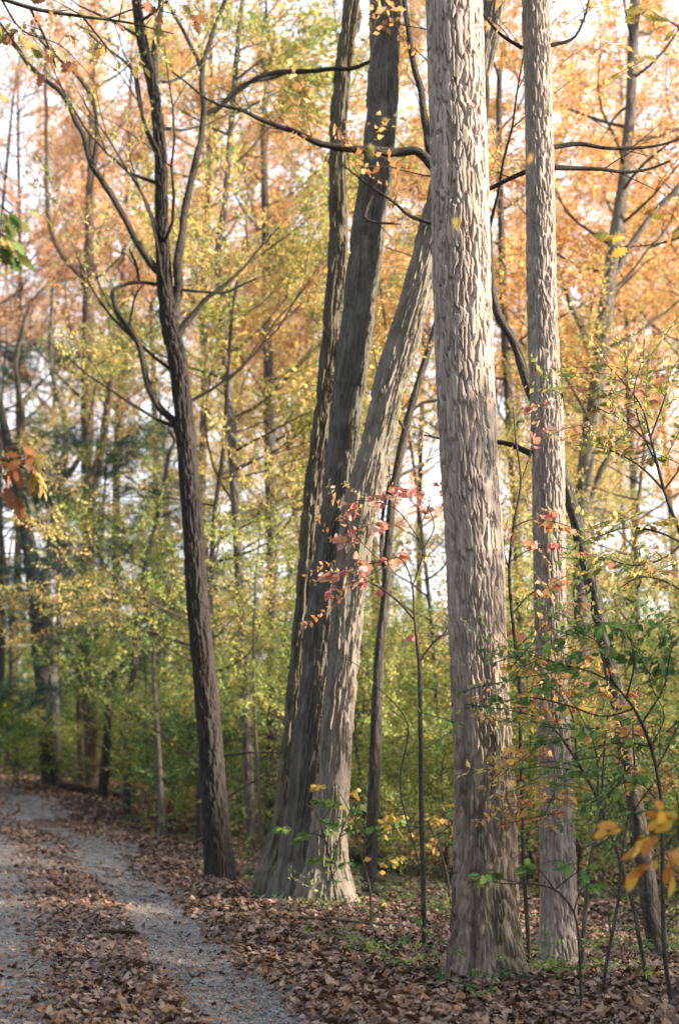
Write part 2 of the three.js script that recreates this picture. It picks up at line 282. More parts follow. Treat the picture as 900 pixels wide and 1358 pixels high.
// boughs and leaves for a stem between two heights
function leafOut(tree, stem, r, { from, to, count, len, rise = 0.10, flat = 0.0, fork = 0.5, levels = 2, leaves = 2, keep = 1, sprays = SPRAY.mid, pal, size = [0.8, 1.3], mat = twigBark, side = null, sideBias = 0 }) {
  const out = { tubes: [], sites: [] };
  for (let i = 0; i < count; i++) {
    const t = (i + r()) / count, q = pathAtHeight(stem, lerp(from, to, t)); const d = randDir(r, 0.15 + 0.5 * r()); if (side && r() < sideBias) d.add(side).normalize();
    bough(r, q.p, d, len * (1.1 - 0.55 * t) * (0.7 + 0.6 * r()), Math.min(q.r * 0.55, 0.008 * len + 0.005), 0, out, { rise, flat, fork, levels, leaves });
  }
  if (out.tubes.length) part('boughs', mergeGeometries(out.tubes), mat, tree, 'stuff');
  const sites = keep < 1 ? out.sites.filter(() => r() < keep) : out.sites;
  crown('foliage', sites, sprays, pal, r, tree, size);
  return sites.length;
}
const extend = (pts, height, lean = V(0, 0, 0), r1 = 0.03, steps = 4) => { // carry a stem on up beyond the frame
  const a = pts[pts.length - 1], b = pts[pts.length - 2], d = a.p.clone().sub(b.p).normalize().add(lean).normalize(), out = pts.slice();
  for (let i = 1; i <= steps; i++) { d.lerp(V(0, 1, 0), 0.15).normalize(); out.push({ p: a.p.clone().addScaledVector(d, height * i / steps).add(V(0.1 * Math.sin(i * 2.3), 0, 0.1 * Math.cos(i * 1.7))), r: lerp(a.r, r1, i / steps) }); }
  return out;
};
let leafCount = 0;
// ---------------------------------------------------------------- the near trees
const baseOf = (pts) => V(pts[0].p.x, land(pts[0].p.x, pts[0].p.z), pts[0].p.z);
const rootFlare = (n, amp, fall, ph = 0) => (th, s, r) => amp * Math.exp(-s / fall) * (0.35 + 0.65 * Math.pow(0.5 + 0.5 * Math.cos(th * n + ph + 0.6 * Math.sin(th + ph)), 2));
function limb(tree, list, d, mat, name = 'limb', radial = 10) { // a crooked limb with fine twigs along its outer half
  const pts = resample(poly(list, d), 0.22).map((q, i, all) => { const k = i === 0 ? 0 : Math.min(0.035, q.r * 1.1 + 0.006), n = list[0][0] * 0.13; return { p: q.p.clone().add(V(k * noise(i * 0.9, n, 1), k * noise(i * 0.9, n, 5), 3 * k * noise(i * 0.5, n, 9))), r: q.r }; });
  const m = part(name, limbGeo(pts, radial, 0.06, list[0][0]), mat, tree), r = rng(Math.round(list[0][0] * 31 + list[0][1] * 7)), tw = [];
  const len = pts.length * 0.22; for (let k = 0; k < Math.min(14, Math.round(len * 3)); k++) {
    const q = pathAt(pts, 0.25 + 0.75 * r()), e = q.d.clone().add(V((r() - 0.5) * 1.6, (r() - 0.3) * 1.2, (r() - 0.5) * 1.6)).normalize(), L = 0.2 + 0.5 * r(), c = [{ p: q.p, r: Math.min(q.r * 0.5, 0.007) }];
    for (let i = 1; i <= 4; i++) { e.add(V((r() - 0.5) * 0.6, (r() - 0.4) * 0.5, (r() - 0.5) * 0.6)).normalize(); c.push({ p: c[i - 1].p.clone().addScaledVector(e, L / 4), r: Math.max(0.0018, c[0].r * (1 - i / 4.5)) }); }
    tw.push(limbGeo(c, 5, 0.06, k));
  }
  if (tw.length) part('twigs', mergeGeometries(tw), mat, m, 'stuff');
  return m;
}
{ // shaggy grey trunk in the foreground
  let st = poly([[644, 1300, 116], [643, 1272, 103], [643, 1240, 95], [643, 1200, 91], [643, 1130, 86], [641, 1000, 80], [635, 900, 77], [629, 740, 77], [619, 560, 77], [612, 370, 77], [608, 200, 76], [602, 0, 75], [598, -120, 73]], 11);
  st = extend(sink(st), 9, V(0, 0.1, 0), 0.07, 6);
  const t = thing('shaggy_bark_tree', 'thick straight tree with pale shaggy plated bark at the edge of the path', 'tree', baseOf(st));
  const low = barkShape({ R: 0.21, cw: 0.029, ch: s => s / 0.15, depth: 0.023, lift: 0, plate: 0.25, tilt: 0.12, ay: 0.45, crack: 0.5, base: [0.25, 0.203, 0.17], stain: 0.5, vary: 0.3, lichen: 0.35, seed: 3, warp: 0.5, flare: rootFlare(5, 0.05, 0.3, 1) });
  const high = barkShape({ R: 0.21, cw: 0.037, ch: s => s / 0.22, depth: 0.022, lift: 0.08, plate: 0.2, tilt: 0.2, ay: 0.45, crack: 0.24, base: [0.32, 0.262, 0.236], vary: 0.35, lichen: 0.2, seed: 4, warp: 0.55 });
  part('trunk', tube(st.slice(0, 14), 280, 0.0105, zoned(low, high, 1.5, 3.4), true), barkVC, t);
  part('upper_trunk', limbGeo(st.slice(13), 20, 0.15, 4), paleBark, t);
  leafCount += leafOut(t, st, rng(101), { from: 8.8, to: 16, count: 8, len: 4, leaves: 2, fork: 0.45, keep: 0.45, pal: PAL.gold, mat: greyBark });
}
{ // slimmer companion behind it
  let st = poly([[741, 1290, 56], [740, 1240, 52], [740, 1180, 49], [738, 1100, 47], [735, 1000, 44], [731, 900, 43], [728, 740, 43], [725, 560, 44], [722, 500, 42], [718, 400, 40], [715, 200, 38], [709, 0, 36], [706, -100, 35]], 13);
  st = extend(sink(st), 8, V(0, 0.1, 0), 0.05, 6);
  const t = thing('slim_grey_tree', 'slimmer upright grey tree with rough bark just behind the shaggy trunk', 'tree', baseOf(st));
  part('trunk', tube(st.slice(0, 14), 160, 0.0125, barkShape({ R: 0.14, cw: 0.030, ch: s => s / 0.17, depth: 0.016, lift: 0.05, plate: 0.25, tilt: 0.2, ay: 0.42, crack: 0.36, base: [0.26, 0.22, 0.198], vary: 0.3, lichen: 0.3, seed: 8, warp: 0.5, flare: rootFlare(4, 0.03, 0.25, 2) }), true), barkVC, t);
  part('upper_trunk', limbGeo(st.slice(13), 14, 0.15, 7), paleBark, t);
  limb(t, [[704, 602, 8], [690, 592, 7], [662, 588, 7], [620, 586, 5], [580, 580, 4], [562, 577, 2]], 13, darkBark);
  limb(t, [[733, 195, 7], [770, 190, 6], [800, 197, 5], [850, 195, 4], [905, 183, 3]], 13, darkBark);
  limb(t, [[735, 222, 7], [770, 221, 6], [800, 226, 5], [840, 226, 4], [888, 214, 3]], 13, darkBark);
  limb(t, [[700, 226, 7], [675, 236, 6], [652, 248, 6], [620, 262, 4]], 13.1, darkBark);
  limb(t, [[692, 64, 6], [674, 58, 5], [662, 45, 4], [640, 20, 3]], 13, darkBark);
  limb(t, [[730, 60, 6], [760, 52, 4], [775, 20, 3], [790, -30, 2]], 13, darkBark);
  leafCount += leafOut(t, st, rng(102), { from: 8.5, to: 15, count: 8, len: 3.4, leaves: 2, fork: 0.45, keep: 0.5, pal: PAL.orange, mat: greyBark });
}
{ // three stems from one stool, leaning right
  const A = poly([[366, 1174, 62], [374, 1130, 47], [380, 1085, 40], [389, 1000, 36], [397, 900, 33], [408, 780, 31], [417, 650, 30], [430, 540, 27], [440, 430, 26], [448, 330, 27], [447, 230, 26], [452, 120, 24], [467, 0, 22], [480, -100, 21]], 17.0);
  const B = poly([[399, 1192, 86], [401, 1140, 63], [403, 1090, 54], [410, 1000, 48], [421, 900, 46], [432, 780, 44], [445, 680, 43], [457, 560, 43], [467, 480, 45], [479, 380, 45], [489, 300, 45], [502, 200, 44], [509, 100, 43], [511, 0, 42], [513, -100, 40]], 16.6);
  const C = poly([[433, 1204, 80], [434, 1150, 56], [436, 1105, 48], [441, 1050, 46], [448, 950, 43], [456, 870, 42], [464, 770, 46], [480, 670, 50], [498, 590, 42], [520, 500, 45], [547, 410, 43], [565, 340, 41], [590, 240, 38], [630, 110, 36], [655, 0, 34], [672, -90, 32]], 16.2);
  const t = thing('triple_stem_tree', 'large grey tree with three leaning stems growing from one broad base', 'tree', baseOf(B));
  const spec = [[A, 5, 0.12, [0.095, 0.083, 0.062], 17.0], [B, 6, 0.17, [0.10, 0.094, 0.083], 16.6], [C, 7, 0.17, [0.17, 0.15, 0.125], 16.2]];
  spec.forEach(([pts, seed, R, base], i) => {
    const st = extend(sink(pts, 0.3), 6, V(0, 0.15, 0), 0.05, 5), n = pts.length;
    part('stem', tube(st.slice(0, n + 1), i ? 190 : 140, 0.018, barkShape({ R, cw: 0.028, ch: s => s / 0.55, depth: 0.028, plate: 0.3, tilt: 0.15, ay: 0.4, lift: 0.15, crack: 0.6, base, vary: 0.22, lichen: 0.45, seed, warp: 0.5, flare: rootFlare(3 + i, 0.15, 0.45, i * 2) }), true), barkVC, t);
    part('upper_stem', limbGeo(st.slice(n), 12, 0.15, seed), greyBark, t);
    leafCount += leafOut(t, st, rng(110 + i), { from: 9.5, to: 15, count: 6, len: 3.4, leaves: 2, fork: 0.45, keep: 0.5, pal: PAL.gold, mat: greyBark });
  });
  limb(t, [[592, 240, 14], [572, 219, 13], [555, 204, 12], [520, 201, 12], [470, 197, 11], [430, 190, 9], [390, 175, 7], [340, 155, 6], [300, 143, 4], [270, 128, 3], [228, 95, 2]], 16.1, darkBark);
  limb(t, [[590, 245, 12], [570, 205, 10], [560, 130, 9], [545, 70, 8], [537, 0, 7], [530, -60, 6]], 16.2, darkBark);
  limb(t, [[572, 296, 6], [545, 286, 5], [515, 265, 4], [480, 240, 3], [450, 214, 2]], 16, darkBark);
  limb(t, [[492, 260, 6], [484, 300, 4], [505, 295, 3], [530, 298, 2]], 16.2, darkBark, 'twig', 6);
  limb(t, [[490, 82, 5], [470, 88, 6], [430, 92, 6], [360, 99, 6], [320, 116, 5], [285, 150, 4]], 16.8, darkBark);
}
{ // dark forked tree beside the path
  let st = poly([[292, 1168, 42], [287, 1100, 37], [280, 1000, 33], [272, 900, 32], [262, 800, 30], [256, 700, 28], [249, 610, 27], [243, 540, 26], [234, 470, 26], [225, 430, 25], [219, 380, 22], [215, 300, 19], [213, 200, 17], [204, 120, 16], [188, 50, 15], [178, -30, 13], [170, -120, 12]], 20);
  st = extend(sink(st), 4, V(0, 0.1, 0), 0.02, 4);
  const t = thing('dark_forked_tree', 'dark slender tree with crooked side limbs forking high beside the path', 'tree', baseOf(st));
  part('trunk', tube(st.slice(0, 18), 110, 0.018, barkShape({ R: 0.15, cw: 0.04, ch: s => s / 0.32, depth: 0.02, plate: 0.25, tilt: 0.2, ay: 0.35, lift: 0.05, crack: 0.45, base: [0.026, 0.022, 0.02], vary: 0.35, lichen: 0.3, seed: 15, warp: 0.7, flare: rootFlare(4, 0.05, 0.3, 0.5) }), true), barkVC, t);
  part('upper_trunk', limbGeo(st.slice(17), 10, 0.15, 9), darkBark, t);
  const L = [
    [[230, 420, 15], [236, 380, 13], [238, 330, 11], [246, 270, 10], [262, 205, 9], [270, 150, 8], [268, 90, 7], [283, 40, 6], [298, 0, 6], [310, -40, 5]],
    [[271, 152, 7], [290, 140, 6], [320, 115, 6], [370, 98, 6], [420, 92, 5], [445, 90, 4]],
    [[268, 96, 6], [250, 52, 5], [232, 20, 4], [216, -10, 4]],
    [[215, 365, 11], [198, 348, 10], [182, 318, 9], [165, 290, 8], [150, 262, 8], [124, 222, 9], [110, 180, 7], [85, 130, 7], [50, 95, 6], [15, 55, 5], [-10, 35, 5]],
    [[124, 218, 6], [130, 170, 5], [120, 125, 5], [85, 85, 4], [60, 60, 4], [40, 36, 3]],
    [[238, 578, 11], [225, 555, 10], [205, 530, 9], [190, 480, 8], [183, 450, 8], [165, 425, 7], [152, 405, 7], [150, 390, 6], [165, 378, 5], [185, 374, 5], [230, 382, 4], [290, 388, 4], [340, 370, 3]],
    [[205, 120, 11], [206, 60, 10], [212, 20, 9], [215, -30, 8]],
    [[232, 450, 11], [250, 425, 9], [275, 395, 7], [300, 375, 5], [335, 338, 3], [370, 300, 2]],
    [[206, 200, 5], [190, 160, 4], [178, 95, 4], [130, 55, 3], [100, 30, 2]],
    [[185, 376, 4], [180, 345, 4], [172, 330, 2]], [[172, 430, 3], [178, 395, 2.5], [190, 378, 2]],
  ];
  for (const l of L) limb(t, l, 20, darkBark, 'limb', 8);
  leafCount += leafOut(t, st, rng(120), { from: 5.2, to: 13, count: 16, len: 2.6, leaves: 2, fork: 0.5, keep: 0.55, pal: PAL.gold.concat(PAL.ygreen.slice(0, 2)), sprays: SPRAY.small, mat: darkBark });
}
{ // dark two-stemmed tree where the path bends
  const s1 = sink(poly([[70, 1040, 31], [65, 980, 27], [58, 900, 25], [48, 800, 22], [38, 720, 20], [28, 660, 17], [15, 610, 14], [5, 560, 12], [-10, 480, 10], [-14, 380, 7]], 36));
  const s2 = poly([[74, 1010, 20], [69, 900, 18], [62, 800, 16], [60, 770, 15], [70, 715, 14], [80, 640, 12], [88, 570, 10], [76, 520, 8], [68, 480, 6], [70, 380, 4]], 36);
  const t = thing('dark_twin_stem_tree', 'blackish tree parting into two stems where the path bends out of sight', 'tree', baseOf(s1));
  const bk = (seed, base) => barkShape({ R: 0.2, cw: 0.07, ch: s => s / 0.4, depth: 0.025, lift: 0.2, crack: 0.5, base, vary: 0.3, lichen: 0.3, seed, warp: 0.7 });
  part('stem', tube(s1, 48, 0.04, bk(21, [0.035, 0.032, 0.03]), true), barkVC, t);
  part('stem', tube(s2, 40, 0.04, bk(22, [0.085, 0.09, 0.082]), true), barkVC, t);
  limb(t, [[80, 640, 8], [95, 625, 8], [108, 605, 6], [118, 560, 4], [130, 500, 3]], 36, greyBark);
  limb(t, [[16, 612, 9], [30, 560, 7], [22, 480, 6], [40, 400, 4]], 36, darkBark);
  leafCount += leafOut(t, s1, rng(130), { from: 7, to: 12, count: 8, len: 3, leaves: 2, keep: 0.6, pal: PAL.ygreen.concat(PAL.gold), mat: darkBark });
}
// ---------------------------------------------------------------- single trunks further in
function woodTree(name, label, list, d, mat, crownSpec, limbs = [], seed = 1, up = 4) {
  const st0 = sink(poly(list, d)), st = up > 0 ? extend(st0, up, V(0, 0.1, 0), 0.02, 4) : st0;
  const t = thing(name, label, 'tree', baseOf(st));
  part('trunk', limbGeo(st, 18, 0.1, seed), mat, t);
  for (const l of limbs) limb(t, l, d, mat, 'limb', 7);
  if (crownSpec) leafCount += leafOut(t, st, rng(seed * 7 + 3), Object.assign({ mat: twigBark }, crownSpec));
  return t;
}
woodTree('reddish_trunk_tree', 'straight reddish brown trunk beside the blackish twin stems', [[121, 1036, 20], [119, 900, 18], [117, 700, 17], [116, 600, 16], [117, 450, 17], [118, 370, 15], [120, 250, 10], [122, 150, 8], [125, 0, 7]], 38, warmBark,
  { from: 10, to: 20, count: 16, len: 3.6, leaves: 4, keep: 0.55, pal: PAL.peach },
  [[[116, 385, 9], [105, 365, 8], [90, 348, 8], [70, 310, 7], [63, 250, 6], [62, 150, 5], [60, 60, 4]], [[122, 640, 8], [138, 560, 8], [148, 480, 7], [146, 420, 5]]], 31, 2);
woodTree('pale_slender_tree', 'pale slender trunk standing behind the dark forked tree', [[333, 1132, 15], [328, 1000, 13], [322, 850, 12], [315, 720, 12], [308, 600, 12], [303, 520, 12], [296, 430, 11], [289, 350, 9], [300, 250, 8], [310, 120, 7], [322, 0, 6]], 26, paleBark,
  { from: 4.5, to: 14, count: 20, len: 2.6, leaves: 4, keep: 0.75, pal: PAL.gold.concat(PAL.ygreen), sprays: SPRAY.mid }, [], 32, 2);
woodTree('grey_middle_tree', 'grey brown trunk between the dark forked tree and the triple stems', [[360, 1130, 18], [362, 950, 17], [362, 800, 16], [360, 700, 15], [358, 600, 15], [355, 450, 13], [352, 300, 10], [350, 150, 8]], 32, greyBark,
  { from: 6, to: 18, count: 20, len: 3.2, leaves: 4, keep: 0.8, pal: PAL.gold.concat(PAL.orange) }, [], 33, 3);
woodTree('thin_dark_tree', 'thin dark leaning tree right of the triple stems', [[489, 1198, 22], [490, 1150, 18], [495, 1060, 16], [498, 980, 16], [500, 920, 14], [503, 860, 13], [510, 800, 12], [515, 720, 12], [520, 660, 11], [533, 590, 11], [545, 540, 10], [560, 490, 9], [575, 440, 8], [590, 380, 6], [600, 300, 5]], 18, greyBark,
  { from: 4.6, to: 9, count: 8, len: 1.8, leaves: 1, keep: 0.6, pal: PAL.gold, sprays: SPRAY.small }, [[[505, 860, 6], [510, 780, 6], [505, 700, 5], [515, 640, 4], [512, 590, 3]], [[545, 545, 5], [560, 535, 4], [580, 530, 3]]], 34, 1);
woodTree('leaning_pale_tree', 'grey trunk leaning left behind the slim tree from a broad pale base', [[874, 1292, 30], [862, 1200, 25], [850, 1120, 22], [838, 1040, 22], [825, 960, 21], [808, 880, 20], [790, 800, 20], [774, 735, 18], [752, 650, 16], [728, 575, 14], [700, 512, 13], [682, 455, 12], [660, 418, 11], [652, 380, 10], [648, 320, 9], [640, 200, 7]], 15, greyBark,
  { from: 6, to: 9.5, count: 5, len: 2, leaves: 1, keep: 0.5, pal: PAL.orange }, [], 35, 3);
woodTree('tall_right_tree', 'tall brown trunk with spreading limbs behind the slim grey tree', [[772, 1150, 24], [772, 900, 21], [770, 680, 20], [778, 600, 20], [790, 520, 20], [800, 430, 20], [812, 340, 18], [825, 250, 16], [835, 150, 14], [842, 0, 13]], 27, paleBark,
  { from: 7, to: 19, count: 26, len: 3.6, leaves: 4, keep: 0.85, pal: PAL.orange }, [[[805, 380, 10], [830, 335, 9], [860, 290, 8], [905, 240, 8]], [[786, 480, 10], [765, 420, 10], [745, 370, 8], [738, 340, 6]], [[770, 700, 9], [790, 640, 8], [815, 590, 6], [850, 560, 4]]], 36, 3);
woodTree('slim_dark_pole_tree', 'slim dark leaning pole tree left of the dark forked tree', [[168, 1062, 11], [170, 980, 10], [178, 880, 10], [186, 800, 9], [196, 740, 8], [215, 660, 6], [225, 600, 5]], 31, darkBark, { from: 4, to: 9, count: 9, len: 2, leaves: 2, keep: 0.8, pal: PAL.ygreen, sprays: SPRAY.small }, [], 37, 1);
woodTree('split_thin_tree', 'thin brown trunk rising right beside the reddish trunk', [[108, 1034, 10], [106, 950, 9], [106, 850, 9], [108, 760, 8], [125, 660, 8], [142, 560, 7], [152, 470, 6], [160, 380, 5]], 37, warmBark, null, [], 38, 1);
woodTree('hidden_far_tree', 'brown trunk glimpsed in the gap between shaggy and slim grey trunks', [[690, 1140, 17], [688, 1000, 14], [690, 850, 13], [684, 700, 12], [676, 560, 12], [668, 430, 11], [664, 300, 9], [662, 100, 7]], 30, greyBark, { from: 7, to: 17, count: 14, len: 3, leaves: 2, keep: 0.9, pal: PAL.orange }, [], 39, 2);

// ---------------------------------------------------------------- the wood behind: tall autumn trees, golden understorey, green saplings
{
  const r = rng(4242), spots = [];
  const free = (x, d, gap) => { for (const [a, b, g] of spots) if ((a - x) ** 2 + (b - d) ** 2 < (gap + g) ** 2 * 0.25) return false; if (Math.abs(lateral(x, -d) + 0.9) < 2.6 && d < 55) return false; spots.push([x, d, gap]); return true; };
  const pick = (d0, d1, spread, gap) => { for (let k = 0; k < 200; k++) { const d = lerp(d0, d1, r()), x = (r() * 2 - 1) * spread * d; if (free(x, d, gap)) return [x, d]; } return null; };
  const stem = (x, d, h, w, bend) => { const y = land(x, -d), a = r() * TAU, n = 9, out = []; for (let i = 0; i <= n; i++) { const t = i / n; out.push({ p: V(x + bend * Math.cos(a) * t * t + 0.12 * noise(i * 0.8, x, d), y - 0.3 + (h + 0.3) * t, -d + bend * Math.sin(a) * t * t + 0.12 * noise(i * 0.8, d, x)), r: w * (1 - 0.8 * t) * (i === 0 ? 1.3 : 1) }); } return out; };
  const kinds = [
    { n: 17, spots: [[-45, 46], [22, 50], [78, 57], [150, 45], [208, 54], [262, 43], [312, 58], [400, 48], [442, 60], [502, 41], [552, 53], [604, 44], [682, 56], [760, 50], [842, 45], [902, 53], [945, 38]], name: 'tall_orange_tree', label: 'tall slim tree with orange autumn leaves deep in the wood', group: 'tall orange trees deep in the wood', d: [30, 58], spread: 0.27, gap: 3, h: [18, 27], w: [0.10, 0.18], bend: 1.2, mats: [greyBark, warmBark, greyBark], crown: { f: 0.38, count: 36, len: 4.0, leaves: 4, keep: 0.74, sprays: SPRAY.mid } },
    { n: 14, name: 'golden_understorey_tree', label: 'small golden-leaved tree in the understorey behind the big trunks', group: 'golden understorey trees', d: [25, 48], spread: 0.26, gap: 2.4, h: [7, 11], w: [0.04, 0.08], bend: 1.4, mats: [greyBark, paleBark, darkBark], crown: { f: 0.28, count: 24, len: 2.7, leaves: 4, keep: 0.62, sprays: SPRAY.small, rise: 0.03 } },
    { n: 36, name: 'green_sapling', label: 'leafy yellow green sapling low in the wood', group: 'yellow green saplings low in the wood', d: [23, 46], spread: 0.25, gap: 1.6, h: [3, 5.5], w: [0.02, 0.045], bend: 0.8, mats: [greyBark, darkBark], crown: { f: 0.12, count: 18, len: 1.8, leaves: 3, keep: 0.6, sprays: SPRAY.small, rise: 0.03 } },
  ];
  for (const k of kinds) for (let i = 0; i < k.n; i++) {
    const sp = k.spots?.[i], s = sp ? [(sp[0] - 450) / F * sp[1], sp[1]] : pick(k.d[0], k.d[1], k.spread, k.gap); if (!s) continue; if (sp) spots.push([s[0], s[1], k.gap]); const rr = rng(6000 + i * 37 + k.n);
    const [x, d] = s, h = lerp(...k.h, r()), w = lerp(...k.w, r()), st = stem(x, d, h, w, k.bend), y = land(x, -d), left = x / d < -0.07;
    const t = thing(k.name, k.label, 'tree', V(x, y, -d), k.group), mat = k.mats[i % k.mats.length];
    part('trunk', limbGeo(st, 12, 0.25, i + 3), mat, t);
    const pal = k.name === 'tall_orange_tree' ? (left ? PAL.peach.concat(PAL.gold.slice(2, 3)) : PAL.orange.concat(PAL.gold.slice(0, 1))) : k.name === 'golden_understorey_tree' ? (i % 3 ? PAL.gold : PAL.ygreen.concat(PAL.gold)) : (left ? (i % 3 ? PAL.ygreen : PAL.green) : i % 2 ? PAL.ygreen : PAL.ygreen.concat(PAL.gold));
    leafCount += leafOut(t, st, rr, Object.assign({ from: y + h * k.crown.f, to: y + h, pal, mat: twigBark }, k.crown, left && h > 12 ? { keep: 0.56 } : {}));
  }
  // bare poles far off
  for (let i = 0; i < 34; i++) {
    const s = pick(38, 85, 0.25, 1.2); if (!s) continue;
    const [x, d] = s, t = thing('distant_pole_tree', 'thin bare pole of a tree far off in the wood', 'tree', V(x, land(x, -d), -d), 'thin far-off poles of trees');
    part('trunk', limbGeo(stem(x, d, lerp(9, 16, r()), lerp(0.06, 0.13, r()), 1.0), 8, 0.5, i), [greyBark, darkBark, warmBark][i % 3], t);
  }
  // far wood: one mass of leafy undergrowth and crowns
  const far = []; for (let i = 0; i < 15000; i++) { const d = lerp(46, 95, r()), x = (r() * 2 - 1) * 0.3 * d, y = land(x, -d), h = 7.5 * Math.pow(r(), 1.25) * (0.7 + 0.6 * noise(x * 0.15, 2, d * 0.15)); far.push({ p: V(x, y + 0.2 + Math.max(0, h), -d), d: randDir(r, (r() - 0.5) * 0.6) }); }
  const g = new THREE.Group(); g.name = 'distant_undergrowth'; scene.add(g); tag(g, 'mass of pale green undergrowth far back between the trunks', 'undergrowth', null, 'stuff');
  crown('distant_foliage', far, SPRAY.mid, PAL.ygreen.concat(PAL.green), r, g, [1.8, 3.2]);
}
{ // low green bushes between the trunks
  const r = rng(555);
  [[20, 35], [-12, 33], [232, 30], [250, 34], [150, 40], [275, 28], [540, 25], [620, 27], [820, 21], [885, 18.5], [765, 23], [455, 29], [590, 21], [845, 26], [700, 25], [400, 33]].forEach(([px, d], i) => {
    const x = (px - 450) / F * d, y = land(x, -d), h = 1.1 + 1.1 * r(), st = []; for (let k = 0; k <= 4; k++) st.push({ p: V(x + 0.1 * Math.sin(k * 2 + i), y - 0.1 + (h + 0.1) * k / 4, -d + 0.1 * Math.cos(k * 2 + i)), r: 0.018 * (1 - 0.7 * k / 4) });
    const t = thing('green_bush', 'low green bush growing between the trunks', 'bush', V(x, y, -d), 'low green bushes between the trunks');
    part('stem', limbGeo(st, 7, 0.2, i + 40), twigBark, t);
    leafCount += leafOut(t, st, r, { from: y + 0.15, to: y + h, count: 16, len: 1.1, leaves: 3, keep: 0.75, sprays: SPRAY.small, rise: 0.04, pal: i % 2 ? PAL.green : PAL.ygreen, mat: twigBark });
  });
}
{ // trees on the right of the frame, between the low sun and the path
  const r = rng(777), spots = [[7.5, 6], [10, 2], [8.5, 10.5], [12, 7], [11, 15], [15.5, 10], [9.5, 19.5], [14, 21], [18, 5], [17, 26], [13, -4]];
  spots.forEach(([x, d], i) => {
    const y = land(x, -d), h = 2.8 + 1.5 * r() + Math.max(0, x - 7) * 0.2, st = []; for (let k = 0; k <= 8; k++) { const t = k / 8; st.push({ p: V(x + 0.3 * noise(k * 0.7, x, d), y - 0.3 + (h + 0.3) * t, -d + 0.3 * noise(k * 0.7, d, x)), r: 0.07 * (1 - 0.8 * t) }); }
    const t = thing('sunward_tree', 'leafy golden tree standing right of the path between it and the sun', 'tree', V(x, y, -d), 'golden trees on the sunward side');
    part('trunk', limbGeo(st, 12, 0.25, i + 70), greyBark, t);
    leafCount += leafOut(t, st, r, { from: y + 0.3, to: y + h, count: 22, len: 2.4, leaves: 4, keep: 0.6, sprays: SPRAY.mid, rise: 0.03, pal: i % 2 ? PAL.gold : PAL.ygreen, mat: twigBark, size: [1, 1.6] });
  });
}
{ // the wood goes on behind the viewer and across the path
  const r = rng(778), spots = [[-8, 1], [-10.5, 7], [-13, 13], [-15.5, 19], [-5, -5], [0.5, -8], [5, -6], [-9, -3], [-14, 3], [-18, 11], [-3, -12], [4, -13], [9, -10], [-9, -11]];
  spots.forEach(([x, d], i) => {
    const y = land(x, -d), h = 11 + 5 * r(), st = []; for (let k = 0; k <= 8; k++) { const t = k / 8; st.push({ p: V(x + 0.3 * noise(k * 0.7, x, d), y - 0.3 + (h + 0.3) * t, -d + 0.3 * noise(k * 0.7, d, x)), r: 0.14 * (1 - 0.8 * t) }); }
    const t = thing('roadside_tree', 'full leafy tree across the path from the shaggy trunk', 'tree', V(x, y, -d), 'trees across the path and behind the viewer');
    part('trunk', limbGeo(st, 12, 0.25, i + 90), darkBark, t);
    leafCount += leafOut(t, st, r, { from: y + 1.8, to: y + h, count: 30, len: 3.6, leaves: 3, keep: 0.75, sprays: SPRAY.mid, rise: 0.03, pal: i % 2 ? PAL.green : PAL.ygreen, mat: twigBark, size: [1.6, 2.6] });
  });
}
{ // dark evergreen by the blackish twin stems
  const mk = (px, py, d, h, seed, label) => {
    const r = rng(seed), b = at(px, py, d); b.y = land(b.x, b.z); const t = thing('evergreen_tree', label, 'tree', b), st = [];
    for (let i = 0; i <= 6; i++) st.push({ p: V(b.x + 0.1 * Math.sin(i), b.y - 0.2 + (h + 0.2) * i / 6, b.z), r: lerp(0.11, 0.015, i / 6) });
    part('trunk', limbGeo(st, 12, 0.2, seed), darkBark, t);
    leafCount += leafOut(t, st, r, { from: b.y + h * 0.3, to: b.y + h, count: 40, len: 2.3, rise: -0.05, flat: -0.02, leaves: 2, fork: 0.55, keep: 1, sprays: SPRAY.needle, pal: PAL.needle, mat: darkBark, size: [0.9, 1.4] });
  };
  mk(135, 1040, 34, 7.5, 51, 'dark blue green evergreen behind the reddish trunk');
  mk(-8, 1034, 38, 11, 52, 'dark evergreen with drooping boughs behind the blackish twin stems');
  mk(250, 1090, 44, 8.5, 53, 'dark evergreen half hidden behind the dark forked tree');
}
